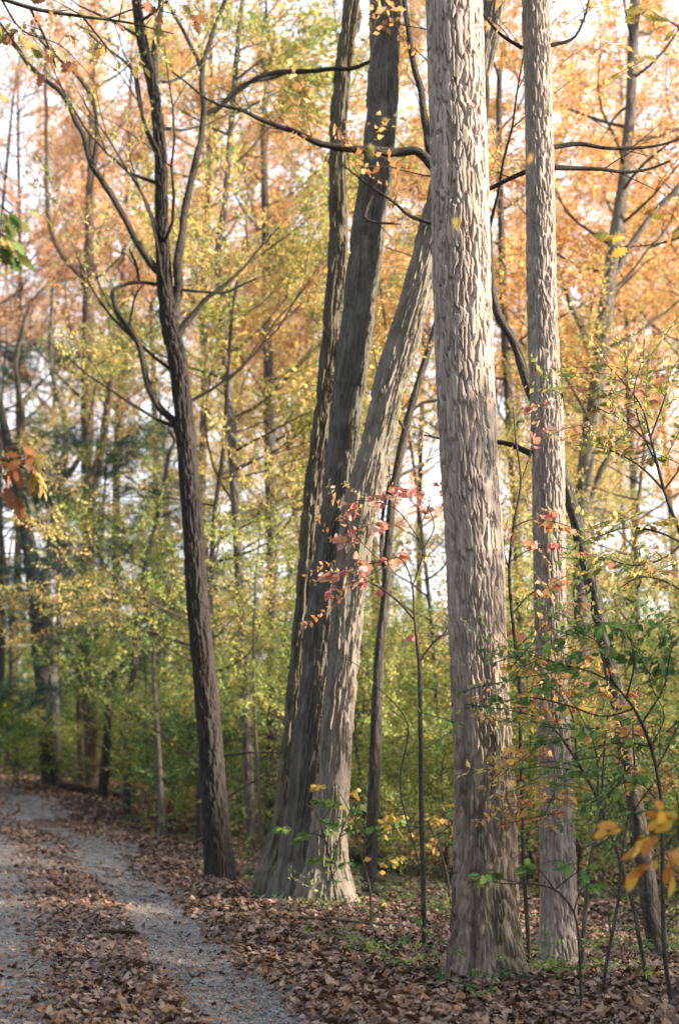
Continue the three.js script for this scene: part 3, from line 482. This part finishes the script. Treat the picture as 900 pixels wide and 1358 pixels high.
// ---------------------------------------------------------------- leaf litter, stones, low green
{
  const r = rng(909), shapes = [leafShape('oak', 1, 1, 0.62), leafShape('oak', 2, 1, 0.7), leafShape('oval', 3, 1, 0.55), leafShape('heart', 4, 1, 0.75), leafShape('oak', 5, 1, 0.55)];
  const tones = [[0.34, 0.225, 0.165], [0.27, 0.165, 0.115], [0.20, 0.115, 0.08], [0.13, 0.075, 0.055], [0.38, 0.27, 0.21], [0.34, 0.17, 0.07], [0.42, 0.30, 0.20], [0.24, 0.13, 0.07]];
  const cover = (x, z) => { // share of ground under leaves
    const u = lateral(x, z) + 0.10 * noise(x * 1.5, 3, z * 1.5) + 0.05 * noise(x * 5, 3, z * 5), d = -z;
    if (u > 0.17) return smooth(0.17, 0.36, u);
    if (u > -0.2) return 0.20 + 0.2 * noise(x * 2, 1, z * 2);
    if (u > -1.3) return 0.8 * smooth(-0.2, -0.4, u) * smooth(-1.3, -0.95, u) + 0.14;
    if (u > -2.2) return 0.12 + 0.15 * Math.max(0, noise(x * 2, 7, z * 2));
    return 0.7 * smooth(-2.2, -2.6, u);
  };
  const all = []; let tries = 0;
  while (all.length < 210000 && tries++ < 1200000) {
    const d = 7.6 + 40 * Math.pow(r(), 1.75), x = (r() * 2 - 1) * (0.235 * d + 1.2), z = -d;
    if (r() > cover(x, z)) continue;
    const y = land(x, z), u = lateral(x, z), deep = u > 0.3 ? 0.05 : 0.018;
    all.push({ x, y: y + 0.008 + deep * Math.pow(r(), 1.6), z, d, s: (0.018 + 0.055 * Math.pow(r(), 1.5)) * (1 + 0.012 * d) * (u > -0.3 && u < 0.25 ? 0.75 : 1), k: Math.floor(r() * shapes.length), c: Math.floor(Math.pow(r(), 1.25) * tones.length) });
  }
  const pose = (l) => { dummy.position.set(l.x, l.y, l.z); dummy.rotation.set((r() - 0.5) * 1.3, r() * TAU, (r() - 0.5) * 1.1, 'YXZ'); dummy.scale.set(l.s, l.s * (r() < 0.5 ? -1 : 1) * (0.8 + 1.2 * r()), l.s); dummy.updateMatrix(); };
  // the leaves that show largest lie on the floor one by one
  const inView = all.filter(l => Math.abs(l.x) < 0.214 * l.d && l.d > 9.15).sort((a, b) => a.d / a.s - b.d / b.s).slice(0, 290), single = new Set(inView);
  const mats = tones.map(t => std({ color: rgb(t[0] * 0.75, t[1] * 0.75, t[2] * 0.75), roughness: 0.85 }));
  inView.forEach((l, i) => { pose(l); const m = new THREE.Mesh(shapes[l.k], mats[l.c]); m.name = 'fallen_leaf'; m.position.copy(dummy.position); m.position.y += 0.012; m.quaternion.copy(dummy.quaternion); m.scale.copy(dummy.scale); m.castShadow = m.receiveShadow = true; forestFloor.add(m); });
  const g = new THREE.Group(); g.name = 'leaf_litter'; scene.add(g); tag(g, 'carpet of curled brown fallen leaves over the forest floor', 'leaf litter', null, 'stuff');
  const litMat = std({ roughness: 0.85 });
  shapes.forEach((s, k) => {
    const mine = all.filter(l => l.k === k && !single.has(l)), m = new THREE.InstancedMesh(s, litMat, mine.length), c = new THREE.Color();
    mine.forEach((l, i) => { pose(l); m.setMatrixAt(i, dummy.matrix); const t = tones[l.c], f = 0.3 + 0.6 * r(); m.setColorAt(i, c.setRGB(t[0] * f, t[1] * f, t[2] * f)); });
    m.name = 'fallen_leaves'; m.userData.kind = 'stuff'; m.castShadow = m.receiveShadow = true; g.add(m);
  });
  // loose stones on the tracks
  const stone = new THREE.IcosahedronGeometry(1, 0); { const p = stone.attributes.position; for (let i = 0; i < p.count; i++) { const f = 0.75 + 0.5 * hash(Math.round(p.getX(i) * 9), Math.round(p.getY(i) * 9), Math.round(p.getZ(i) * 9)); p.setXYZ(i, p.getX(i) * f, p.getY(i) * f * 0.7, p.getZ(i) * f); } stone.computeVertexNormals(); }
  const N = 26000, st = new THREE.InstancedMesh(stone, std({ roughness: 0.95 }), N), c = new THREE.Color();
  for (let i = 0; i < N; i++) {
    const d = 8 + 30 * Math.pow(r(), 1.9), u = r() < 0.5 ? (r() + r() - 1) * 0.42 : -1.7 + (r() + r() - 1) * 0.7, x = trackX(d) + u, z = -d, s = 0.004 + 0.009 * Math.pow(r(), 3), k = 0.09 + 0.19 * r();
    dummy.position.set(x, land(x, z) + 0.006 + s * 0.3, z); dummy.rotation.set(r() * 6, r() * 6, r() * 6); dummy.scale.setScalar(s); dummy.updateMatrix(); st.setMatrixAt(i, dummy.matrix); st.setColorAt(i, c.setRGB(k * 1.01, k, k * 0.98));
  }
  st.name = 'gravel_stones'; scene.add(st); st.castShadow = st.receiveShadow = true; tag(st, 'loose grey stones scattered along the gravel wheel tracks', 'gravel', null, 'stuff');
  // low green seedlings and sprigs on the floor
  const low = []; for (let i = 0; i < 5200; i++) { const d = 10 + 30 * r(), x = (r() * 2 - 1) * 0.25 * d, z = -d, u = lateral(x, z); if (u < 1.1 && u > -3.2) continue; const px = x / d; if (d < 15 && noise(x * 1.4, 12, z * 1.4) < 0.12) continue; if (noise(x * 0.5, 22, z * 0.5) < -0.12) continue; low.push({ p: V(x, land(x, z) + 0.04 + 0.5 * Math.pow(r(), 2.2) * (d > 18 ? 1.6 : 0.45), z), d: randDir(r, 0.5 * r()) }); }
  const lg = new THREE.Group(); lg.name = 'ground_seedlings'; scene.add(lg); tag(lg, 'patchy low green seedlings growing through the fallen leaves', 'seedlings', null, 'stuff');
  crown('seedling_leaves', low, SPRAY.small, PAL.green.concat(PAL.ygreen.slice(0, 1)), r, lg, [0.4, 0.9]);
}
{ // fallen wood
  const log = (name, label, list, d, mat, seed) => { const pts = poly(list, d); for (const q of pts) { const g = land(q.p.x, q.p.z); q.p.y = lerp(q.p.y, g + q.r * 0.7, 0.75); } const t = thing(name, label, 'log', pts[0].p.clone()); const gg = limbGeo(pts, 14, 0.08, seed); part('log', gg, mat, t); const cap = (q, k) => { const c = new THREE.CircleGeometry(q.r * 0.98, 14); c.lookAt(pts[1].p.clone().sub(pts[0].p).multiplyScalar(k)); c.translate(q.p.x, q.p.y, q.p.z); part('cut_end', c, paleBark, t); }; cap(pts[0], -1); cap(pts[pts.length - 1], 1); };
  log('fallen_pale_log', 'thin pale fallen log at the foot of the reddish trunk', [[117, 1033, 8], [150, 1047, 8], [182, 1060, 6]], 35, paleBark, 3);
  log('fallen_dark_log', 'short dark fallen log lying at the foot of the blackish twin stems', [[78, 1040, 11], [95, 1040, 11], [116, 1042, 9]], 34.5, darkBark, 4);
  log('rotting_log', 'mossy brown fallen log lying behind the thin dark tree', [[455, 1128, 27], [490, 1142, 26], [540, 1160, 24], [600, 1182, 22]], 25, darkBark, 5);
  log('long_dark_log', 'long dark fallen trunk lying behind the slim grey tree', [[765, 1196, 26], [830, 1188, 28], [930, 1180, 28]], 19, darkBark, 6);
  const stick = (label, list, d) => { const pts = poly(list, d); for (const q of pts) q.p.y = land(q.p.x, q.p.z) + 0.05 + q.r; const t = thing('fallen_stick', label, 'stick', pts[0].p.clone()); part('stick', limbGeo(pts, 6, 0.05, 5), twigBark, t); const a = pts[1], e = a.p.clone().add(V(0.12, 0.03, -0.16)); part('side_twig', limbGeo([{ p: a.p, r: a.r * 0.6 }, { p: a.p.clone().lerp(e, 0.5), r: a.r * 0.5 }, { p: e, r: a.r * 0.25 }], 5, 0.05, 2), twigBark, t); };
  stick('short broken stick lying between the wheel tracks', [[135, 1244, 5], [155, 1243, 6], [172, 1246, 6], [185, 1249, 4]], 13.2);
  stick('long thin stick lying on leaves below the triple stems', [[395, 1228, 4], [440, 1222, 5], [490, 1236, 4], [540, 1232, 3]], 14.4);
  stick('bent twig on the leaves at the foot of the sapling', [[500, 1246, 3], [530, 1252, 4], [560, 1240, 3]], 13.2);
}
// ---------------------------------------------------------------- near saplings and shrubs: single leaves
const leafBank = {};
function leafMats(key, tones) { return leafBank[key] ??= tones.map(t => new THREE.MeshPhysicalMaterial({ color: rgb(...t), roughness: 1, transmission: 0.4, thickness: 0, side: THREE.DoubleSide, specularIntensity: 0.4 })); }
const LEAVES = { oval: [leafShape('oval', 41, 1, 0.58), leafShape('oval', 42, 1, 0.62), leafShape('oval', 43, 1, 0.52)], heart: [leafShape('heart', 44, 1, 0.8), leafShape('heart', 45, 1, 0.75), leafShape('heart', 46, 1, 0.7)], oak: [leafShape('oak', 47, 1, 0.6), leafShape('oak', 48, 1, 0.55)] };
function hang(tree, r, p, kind, mats, size, droop = 0.5, out = null) {
  const gs = LEAVES[kind], m = new THREE.Mesh(gs[Math.floor(r() * gs.length)], mats[Math.floor(r() * mats.length)]), s = size * (0.7 + 0.6 * r());
  const d = out ? out.clone().add(V((r() - 0.5) * 1.4, -droop * (0.3 + 1.6 * r()), (r() - 0.5) * 1.4)).normalize() : randDir(r, -droop * 2 * r());
  m.name = 'leaf'; m.quaternion.setFromUnitVectors(V(1, 0, 0), d); m.rotateX((r() - 0.5) * 2.8); m.scale.setScalar(s); m.position.copy(p).addScaledVector(d, 0.3 * s); m.castShadow = m.receiveShadow = true; tree.add(m);
}
// twigs: list of polylines; leaves hang along the outer part of each
function leafyPlant(name, label, category, twigs, d, { mat = twigBark, kind = 'oval', mats, per = 8, size = 0.07, seed = 1, droop = 0.5, root = true, group = null, from = 0.3, jitter = 0.25, sub = 1, first = 'stem', rest = 'twig', thin = 0.72, fill = null }) {
  const r = rng(seed), lines = twigs.map((l, i) => { const q = poly(l, d); for (const a of q) a.r *= thin; return i === 0 && root ? sink(q, 0.12) : q; });
  const t = thing(name, label, category, root ? baseOf(lines[0]) : lines[0][0].p.clone(), group);
  lines.forEach((pts, i) => {
    const tw = part(i === 0 ? first : rest, limbGeo(pts, 6, 0.05, seed + i), mat, t);
    if (i === 0 && root && !twigs[0].leafy) return;
    const extra = [];
    for (let k = 0; k < sub; k++) { // side shoots that lean out of the plane of the twig
      const a = pathAt(pts, lerp(from, 0.95, (k + r()) / sub)), e = randDir(r, 0.1 + 0.3 * r()).multiplyScalar(jitter * (0.6 + r())), q = [{ p: a.p, r: Math.max(0.002, a.r * 0.6) }, { p: a.p.clone().addScaledVector(e, 0.5).add(V(0, 0.02, 0)), r: 0.002 }, { p: a.p.clone().add(e), r: 0.0015 }];
      extra.push(q);
    }
    if (extra.length) part('side_shoots', mergeGeometries(extra.map(q => limbGeo(q, 4, 0.06, 3))), mat, t, 'stuff');
    const rows = [pts, ...extra], n = per;
    for (let k = 0; k < n; k++) { const row = rows[Math.floor(r() * rows.length)], a = pathAt(row, row === pts ? lerp(from, 1, r()) : 0.4 + 0.6 * r()); hang(tw, r, a.p, kind, mats, size, droop, a.d); }
  });
  if (fill) { const sites = []; for (const row of lines.slice(1)) for (let k = 0; k < (kind === 'heart' ? 3 : 11); k++) { const a = pathAt(row, lerp(from, 1, r())); sites.push({ p: a.p.clone().add(V((r() - 0.5) * 0.4, (r() - 0.5) * 0.3, (r() - 0.5) * 0.4)), d: a.d.clone().add(V((r() - 0.5) * 1.6, (r() - 0.5) * 0.6, (r() - 0.5) * 1.6)).normalize() }); } crown('foliage', sites, SPRAY.small, fill, r, t, [0.6, 0.9]); }
  return t;
}
const RED = leafMats('red', [[0.56, 0.20, 0.16], [0.62, 0.30, 0.22], [0.64, 0.36, 0.19], [0.68, 0.42, 0.38], [0.50, 0.15, 0.14]]);
const RUST = leafMats('rust', [[0.50, 0.26, 0.10], [0.42, 0.20, 0.10], [0.58, 0.36, 0.14], [0.34, 0.18, 0.12]]);
const GREEN = leafMats('green', [[0.10, 0.20, 0.05], [0.07, 0.15, 0.04], [0.14, 0.24, 0.06], [0.20, 0.26, 0.06]]);
const YELLOW = leafMats('yellow', [[0.60, 0.42, 0.08], [0.52, 0.42, 0.08], [0.58, 0.33, 0.08], [0.40, 0.36, 0.08]]);
const AMBER = leafMats('amber', [[0.62, 0.36, 0.05], [0.58, 0.26, 0.05], [0.66, 0.45, 0.07], [0.46, 0.19, 0.05]]);
const OLIVE = leafMats('olive', [[0.24, 0.24, 0.06], [0.30, 0.25, 0.07], [0.34, 0.20, 0.09], [0.20, 0.20, 0.06], [0.36, 0.16, 0.10]]);
const BROWN = leafMats('brown', [[0.36, 0.17, 0.07], [0.28, 0.12, 0.06], [0.46, 0.28, 0.08], [0.30, 0.24, 0.07]]);
// red-leaved sapling between the triple stems and the shaggy trunk
leafyPlant('red_leaved_sapling', 'slender sapling with pinkish red leaves in front of the triple stems', 'sapling', [
  [[562, 1247, 10], [560, 1150, 9], [558, 1050, 9], [557, 950, 8], [556, 880, 8], [552, 845, 6], [549, 815, 4]],
  [[556, 878, 5], [572, 855, 4], [590, 838, 3], [605, 800, 2]], [[549, 822, 4], [530, 800, 4], [505, 780, 3], [480, 765, 2], [462, 700, 1.5], [452, 672, 1]],
  [[549, 815, 4], [545, 770, 3], [530, 740, 3], [505, 745, 2], [470, 752, 1.5], [440, 762, 1]], [[546, 780, 3], [560, 730, 3], [545, 700, 2], [520, 672, 2], [480, 664, 1.5], [460, 665, 1]],
  [[560, 730, 3], [575, 700, 2], [568, 675, 1.5], [545, 655, 1], [530, 650, 1]], [[520, 745, 2], [495, 760, 2], [460, 775, 1.5], [432, 780, 1]], [[505, 745, 2], [480, 720, 1.5], [466, 700, 1], [455, 690, 1]],
  [[556, 700, 2], [570, 660, 2], [560, 650, 1], [520, 650, 1]]], 12.9, { mat: greyBark, kind: 'heart', mats: RED, per: 26, size: 0.075, fill: PAL.orange.concat(PAL.peach), seed: 61, jitter: 0.22, sub: 3 });
leafyPlant('thin_rusty_sapling', 'thin sapling with rusty leaves leaning against the slim grey tree', 'sapling', [
  [[700, 1250, 8], [694, 1150, 7], [690, 1000, 7], [688, 900, 7], [680, 830, 6], [675, 760, 6], [680, 700, 5], [690, 640, 4], [683, 580, 3], [680, 540, 2]],
  [[680, 700, 3], [700, 690, 2], [725, 690, 2], [760, 700, 1.5]], [[676, 745, 3], [700, 730, 2], [735, 725, 2], [780, 735, 1.5]], [[679, 815, 3], [700, 790, 2], [730, 775, 1.5], [745, 780, 1]],
  [[685, 860, 3], [705, 840, 2], [735, 815, 2], [750, 805, 1]], [[690, 640, 2], [700, 610, 2], [712, 560, 1.5], [730, 530, 1]], [[676, 760, 3], [668, 730, 2], [672, 690, 1.5]]], 12.2, { kind: 'heart', mat: greyBark, mats: RED.concat(RUST), per: 22, size: 0.072, fill: PAL.peach.concat(PAL.gold), seed: 62, jitter: 0.2, sub: 3 });
leafyPlant('rusty_shrub', 'shrub with clusters of rusty and yellow leaves at the foot of the slim tree', 'shrub', [
  [[858, 1318, 9], [850, 1260, 8], [836, 1190, 8], [815, 1120, 8], [792, 1060, 7], [765, 1010, 6], [742, 975, 5]],
  [[742, 975, 4], [720, 955, 3], [690, 945, 2], [665, 940, 1]], [[770, 1018, 4], [740, 1010, 3], [705, 1015, 2], [690, 1030, 1]], [[792, 1060, 4], [790, 1000, 3], [770, 950, 2], [745, 915, 1.5]],
  [[800, 1075, 4], [820, 1010, 3], [815, 960, 2], [835, 920, 1.5]], [[815, 1120, 4], [850, 1060, 3], [875, 1030, 2], [905, 1010, 1.5]], [[765, 1010, 4], [755, 940, 3], [720, 900, 2], [700, 880, 1.5]],
  [[790, 1058, 3], [760, 1065, 2], [725, 1060, 2], [700, 1075, 1]], [[780, 1035, 3], [810, 985, 2], [850, 975, 2], [880, 990, 1]], [[745, 978, 3], [730, 920, 2], [745, 870, 1.5]]], 10.4, { mat: paleBark, kind: 'oval', mats: RUST.concat(YELLOW.slice(0, 3)), per: 32, size: 0.06, fill: PAL.gold.concat(PAL.orange), seed: 63, jitter: 0.28, sub: 5 });
leafyPlant('green_shrub', 'green-leaved shrub spreading in front of the slim grey tree', 'shrub', [
  [[890, 1350, 9], [880, 1260, 8], [878, 1150, 8], [876, 1060, 7], [862, 990, 7], [840, 940, 5], [812, 905, 4]],
  [[812, 905, 4], [780, 890, 3], [740, 880, 3], [700, 868, 2]], [[840, 940, 4], [800, 950, 3], [750, 935, 3], [700, 925, 2], [650, 935, 1.5], [605, 940, 1]], [[862, 990, 4], [830, 985, 3], [790, 990, 2], [760, 1000, 1.5]],
  [[830, 925, 4], [840, 880, 3], [830, 840, 2], [800, 830, 1.5]], [[850, 960, 4], [880, 910, 3], [890, 860, 2], [905, 840, 1.5]], [[870, 1020, 4], [890, 980, 3], [910, 940, 2]], [[876, 1070, 4], [850, 1040, 3], [820, 1040, 2], [800, 1060, 1.5]],
  [[812, 905, 3], [790, 850, 2], [760, 840, 2], [730, 850, 1]], [[862, 990, 3], [880, 950, 2], [860, 900, 2], [870, 860, 1]]], 9.6, { mat: greyBark, kind: 'oval', mats: GREEN, per: 32, size: 0.066, fill: PAL.green, seed: 64, jitter: 0.3, sub: 5 });
leafyPlant('low_green_sprig', 'low green sprig with drooping leaves before the shaggy trunk', 'sapling', [
  [[770, 1345, 5], [768, 1270, 5], [760, 1210, 4], [735, 1180, 4], [700, 1172, 3], [670, 1172, 2], [640, 1168, 1.5], [618, 1172, 1]],
  [[735, 1180, 3], [720, 1160, 2], [712, 1150, 1], [706, 1146, 1]], [[700, 1172, 2], [660, 1165, 2], [640, 1160, 1], [622, 1178, 1]], [[760, 1210, 3], [770, 1180, 2], [785, 1170, 1.5], [800, 1172, 1]], [[735, 1180, 3], [760, 1160, 2], [776, 1150, 1], [790, 1150, 1]]], 9.5, { kind: 'oval', mats: GREEN, per: 12, size: 0.072, seed: 65, jitter: 0.12, sub: 2 });
leafyPlant('olive_shrub', 'tall shrub of olive and russet leaves right of the slim grey tree', 'shrub', [
  [[905, 1330, 10], [915, 1150, 10], [925, 950, 9], [920, 800, 8], [905, 720, 7], [880, 650, 6], [862, 580, 5]],
  [[905, 720, 5], [870, 705, 4], [830, 700, 3], [790, 712, 2]], [[880, 650, 5], [850, 620, 4], [815, 600, 3], [780, 590, 2]], [[862, 580, 4], [850, 540, 3], [820, 500, 2], [800, 480, 1.5]], [[862, 580, 4], [880, 530, 3], [890, 490, 2], [905, 470, 1.5]],
  [[905, 720, 5], [880, 740, 4], [840, 750, 3], [800, 740, 2]], [[920, 800, 5], [890, 775, 4], [850, 765, 3], [820, 780, 2]], [[880, 650, 4], [905, 610, 3], [900, 560, 2]], [[862, 590, 4], [830, 560, 3], [800, 545, 2], [770, 530, 1.5]], [[872, 620, 4], [850, 570, 3], [840, 520, 2], [850, 480, 1.5]]], 10.6, { kind: 'oval', mats: OLIVE.concat(YELLOW.slice(3)), per: 32, size: 0.064, fill: PAL.ygreen.concat(PAL.gold), seed: 66, jitter: 0.32, sub: 5 });
leafyPlant('amber_sapling', 'sapling with broad amber and orange leaves low at the path side', 'sapling', [
  [[960, 1358, 9], [955, 1250, 8], [940, 1160, 8], [925, 1110, 7], [905, 1095, 6]],
  [[905, 1095, 6], [880, 1100, 4], [855, 1110, 3], [830, 1120, 2]], [[905, 1095, 5], [885, 1120, 4], [865, 1140, 3], [845, 1150, 2]], [[915, 1100, 5], [900, 1085, 4], [880, 1080, 3]], [[910, 1098, 4], [895, 1130, 3], [888, 1150, 2]]], 6.4, { kind: 'oval', mats: AMBER, per: 9, size: 0.075, seed: 67, jitter: 0.14, sub: 2, droop: 0.6 });
leafyPlant('sprouting_shoots', 'bright green shoots sprouting at the foot of the triple stems', 'shoots', [
  [[446, 1206, 4], [440, 1160, 4], [430, 1110, 3], [420, 1080, 2], [405, 1065, 1.5]], [[430, 1110, 3], [410, 1105, 2], [395, 1112, 1.5]], [[438, 1150, 3], [450, 1110, 2], [462, 1080, 1.5], [470, 1075, 1]], [[425, 1090, 2], [440, 1070, 1.5], [448, 1060, 1]], [[440, 1165, 2], [446, 1150, 2], [443, 1140, 1]], [[450, 1110, 2], [470, 1100, 2], [500, 1095, 1.5], [520, 1098, 1]]], 15.7, { kind: 'oval', mats: GREEN, per: 30, size: 0.08, seed: 68, jitter: 0.2, sub: 2 });
leafyPlant('yellow_sapling', 'spindly sapling with yellow leaves before the rotting log', 'sapling', [
  [[492, 1240, 5], [490, 1180, 4], [478, 1130, 3], [470, 1090, 2], [480, 1060, 1.5]], [[478, 1130, 2], [500, 1110, 2], [520, 1100, 1.5], [560, 1095, 1]], [[490, 1170, 2], [505, 1150, 2], [515, 1140, 1]], [[474, 1110, 2], [500, 1085, 1.5], [530, 1082, 1]], [[470, 1090, 2], [455, 1060, 1.5], [445, 1045, 1]]], 14.6, { kind: 'oval', mats: YELLOW, per: 24, size: 0.062, seed: 69, jitter: 0.2, sub: 3 });
leafyPlant('gold_hanging_sapling', 'slim sapling with golden leaves beside the shaggy trunk', 'sapling', [
  [[598, 1215, 5], [590, 1150, 4], [575, 1110, 3], [560, 1080, 2], [545, 1078, 1]], [[575, 1110, 2], [600, 1090, 2], [560, 1075, 1]], [[590, 1150, 2], [575, 1130, 2], [558, 1110, 1]], [[582, 1130, 2], [595, 1110, 2], [600, 1085, 1]]], 16.5, { kind: 'oval', mats: YELLOW.concat(RUST), per: 26, size: 0.065, seed: 70, jitter: 0.22, sub: 3 });
for (const [list, d, label] of [
  [[[772, 1262, 6], [776, 1200, 6], [784, 1130, 5], [795, 1080, 4], [800, 1000, 3], [806, 940, 2]], 12.2, 'thin bare grey sapling at the right foot of the slim tree'],
  [[[562, 1180, 2], [530, 1040, 2.5], [540, 960, 2], [500, 910, 1.5], [470, 880, 1], [415, 860, 0.8]], 12.8, 'wiry bare twig arching before the triple stems'],
  [[[800, 1345, 5], [805, 1270, 5], [818, 1200, 4], [826, 1120, 4], [840, 1040, 3], [838, 960, 2]], 10.2, 'thin bare sapling in front of the leaning pale tree'],
  [[[348, 1130, 5], [343, 1050, 5], [338, 950, 4], [336, 850, 4], [340, 760, 3], [345, 700, 2]], 23, 'thin bare pole beside the pale slender trunk'],
  [[[215, 1085, 9], [212, 1030, 8], [208, 960, 7], [204, 880, 5], [206, 800, 4]], 27, 'short grey sapling stem left of the dark forked tree']]) {
  const pts = sink(poly(list, d), 0.1), t = thing('bare_sapling', label, 'sapling', baseOf(pts)); part('stem', limbGeo(pts, 7, 0.06, 3), paleBark, t);
  const r = rng(list[0][0]); const tw = []; for (let k = 0; k < 5; k++) { const a = pathAt(pts, 0.4 + 0.12 * k), e = randDir(r, 0.5).multiplyScalar(0.18 + 0.2 * r()); tw.push(limbGeo([{ p: a.p, r: a.r * 0.5 }, { p: a.p.clone().addScaledVector(e, 0.5), r: a.r * 0.4 }, { p: a.p.clone().add(e).add(V(0, 0.05, 0)), r: 0.0015 }], 4, 0.06, k)); } part('twigs', mergeGeometries(tw), twigBark, t, 'stuff');
}
// near boughs reaching in from outside the frame
leafyPlant('near_oak_bough', 'drooping bough of brown and gold lobed leaves reaching in over the path', 'bough', [[[-90, 560, 9], [-50, 590, 8], [-10, 605, 6], [30, 620, 4], [60, 640, 2]], [[-10, 605, 4], [10, 640, 3], [25, 660, 2]], [[10, 612, 3], [40, 605, 2], [50, 625, 1]], [[-30, 598, 3], [0, 590, 2], [20, 600, 1]]], 7.6, { kind: 'oak', mats: BROWN, per: 10, size: 0.10, seed: 81, root: false, sub: 2, jitter: 0.12, droop: 0.8, first: 'branch', from: 0.4 });
leafyPlant('high_oak_bough', 'high bough of russet lobed leaves in front of the sky above the path', 'bough', [[[-120, -60, 12], [-40, -20, 10], [40, 10, 8], [110, 22, 6], [170, 30, 4], [230, 45, 2]], [[40, 10, 5], [60, 50, 4], [75, 90, 2]], [[110, 22, 4], [140, 60, 3], [160, 85, 1.5]], [[-40, -20, 6], [0, 30, 4], [30, 70, 2]], [[140, 26, 4], [190, 10, 3], [235, 20, 1.5]], [[0, -5, 5], [30, 40, 3], [80, 60, 2], [120, 100, 1]]], 11, { kind: 'oak', mats: BROWN.concat(OLIVE), per: 16, size: 0.09, seed: 82, root: false, sub: 5, jitter: 0.3, droop: 0.8, first: 'branch', from: 0.3 });
leafyPlant('left_green_bough', 'blurred bough of green and russet leaves at the path edge beside the sky', 'bough', [[[-120, 250, 10], [-60, 280, 8], [-20, 300, 5], [20, 320, 3]], [[-60, 280, 4], [-10, 270, 3], [25, 290, 2]], [[-40, 292, 4], [0, 330, 3], [40, 335, 1.5]], [[-80, 270, 4], [-30, 150, 3], [0, 120, 2]]], 7, { kind: 'oak', mats: OLIVE.concat(GREEN), per: 9, size: 0.09, seed: 83, root: false, sub: 2, jitter: 0.15, droop: 0.8, first: 'branch', from: 0.4 });
leafyPlant('hanging_yellow_twig', 'few blurred yellow leaves on a thin twig hanging close to the viewer', 'twig', [[[330, -90, 3], [360, 60, 2.5], [400, 150, 2], [402, 185, 1.5]], [[400, 150, 1.5], [440, 170, 1.2], [488, 190, 1]], [[360, 60, 2], [355, 45, 1.5], [368, 50, 1]]], 4.6, { kind: 'oval', mats: YELLOW.slice(1, 2).concat(OLIVE.slice(0, 1)), per: 2, size: 0.035, seed: 84, root: false, sub: 0, first: 'twig', from: 0.97 });
leafyPlant('hanging_amber_twig', 'two blurred amber leaves on a thin twig before the shaggy trunk', 'twig', [[[690, -90, 3], [704, 40, 2.5], [706, 150, 2], [704, 200, 1.5]], [[704, 40, 1.5], [660, 180, 1.2], [640, 270, 1], [606, 285, 1]]], 4.8, { kind: 'oval', mats: YELLOW, per: 2, size: 0.035, seed: 85, root: false, sub: 0, first: 'twig', from: 0.97 });
leafyPlant('right_oak_bough', 'bough of amber leaves reaching in beside the slim tree at head height', 'bough', [[[990, 250, 8], [940, 290, 7], [900, 315, 5], [860, 325, 3], [815, 328, 2]], [[940, 290, 4], [905, 300, 3], [890, 310, 2]], [[990, 120, 6], [930, 60, 4], [890, 30, 3], [870, 20, 2]]], 8, { kind: 'oak', mats: AMBER.slice(2).concat(OLIVE.slice(0, 2)), per: 9, size: 0.08, seed: 86, root: false, sub: 2, jitter: 0.16, first: 'branch', from: 0.4 });

console.log('leaf sprays', leafCount);
renderer.render(scene, camera);
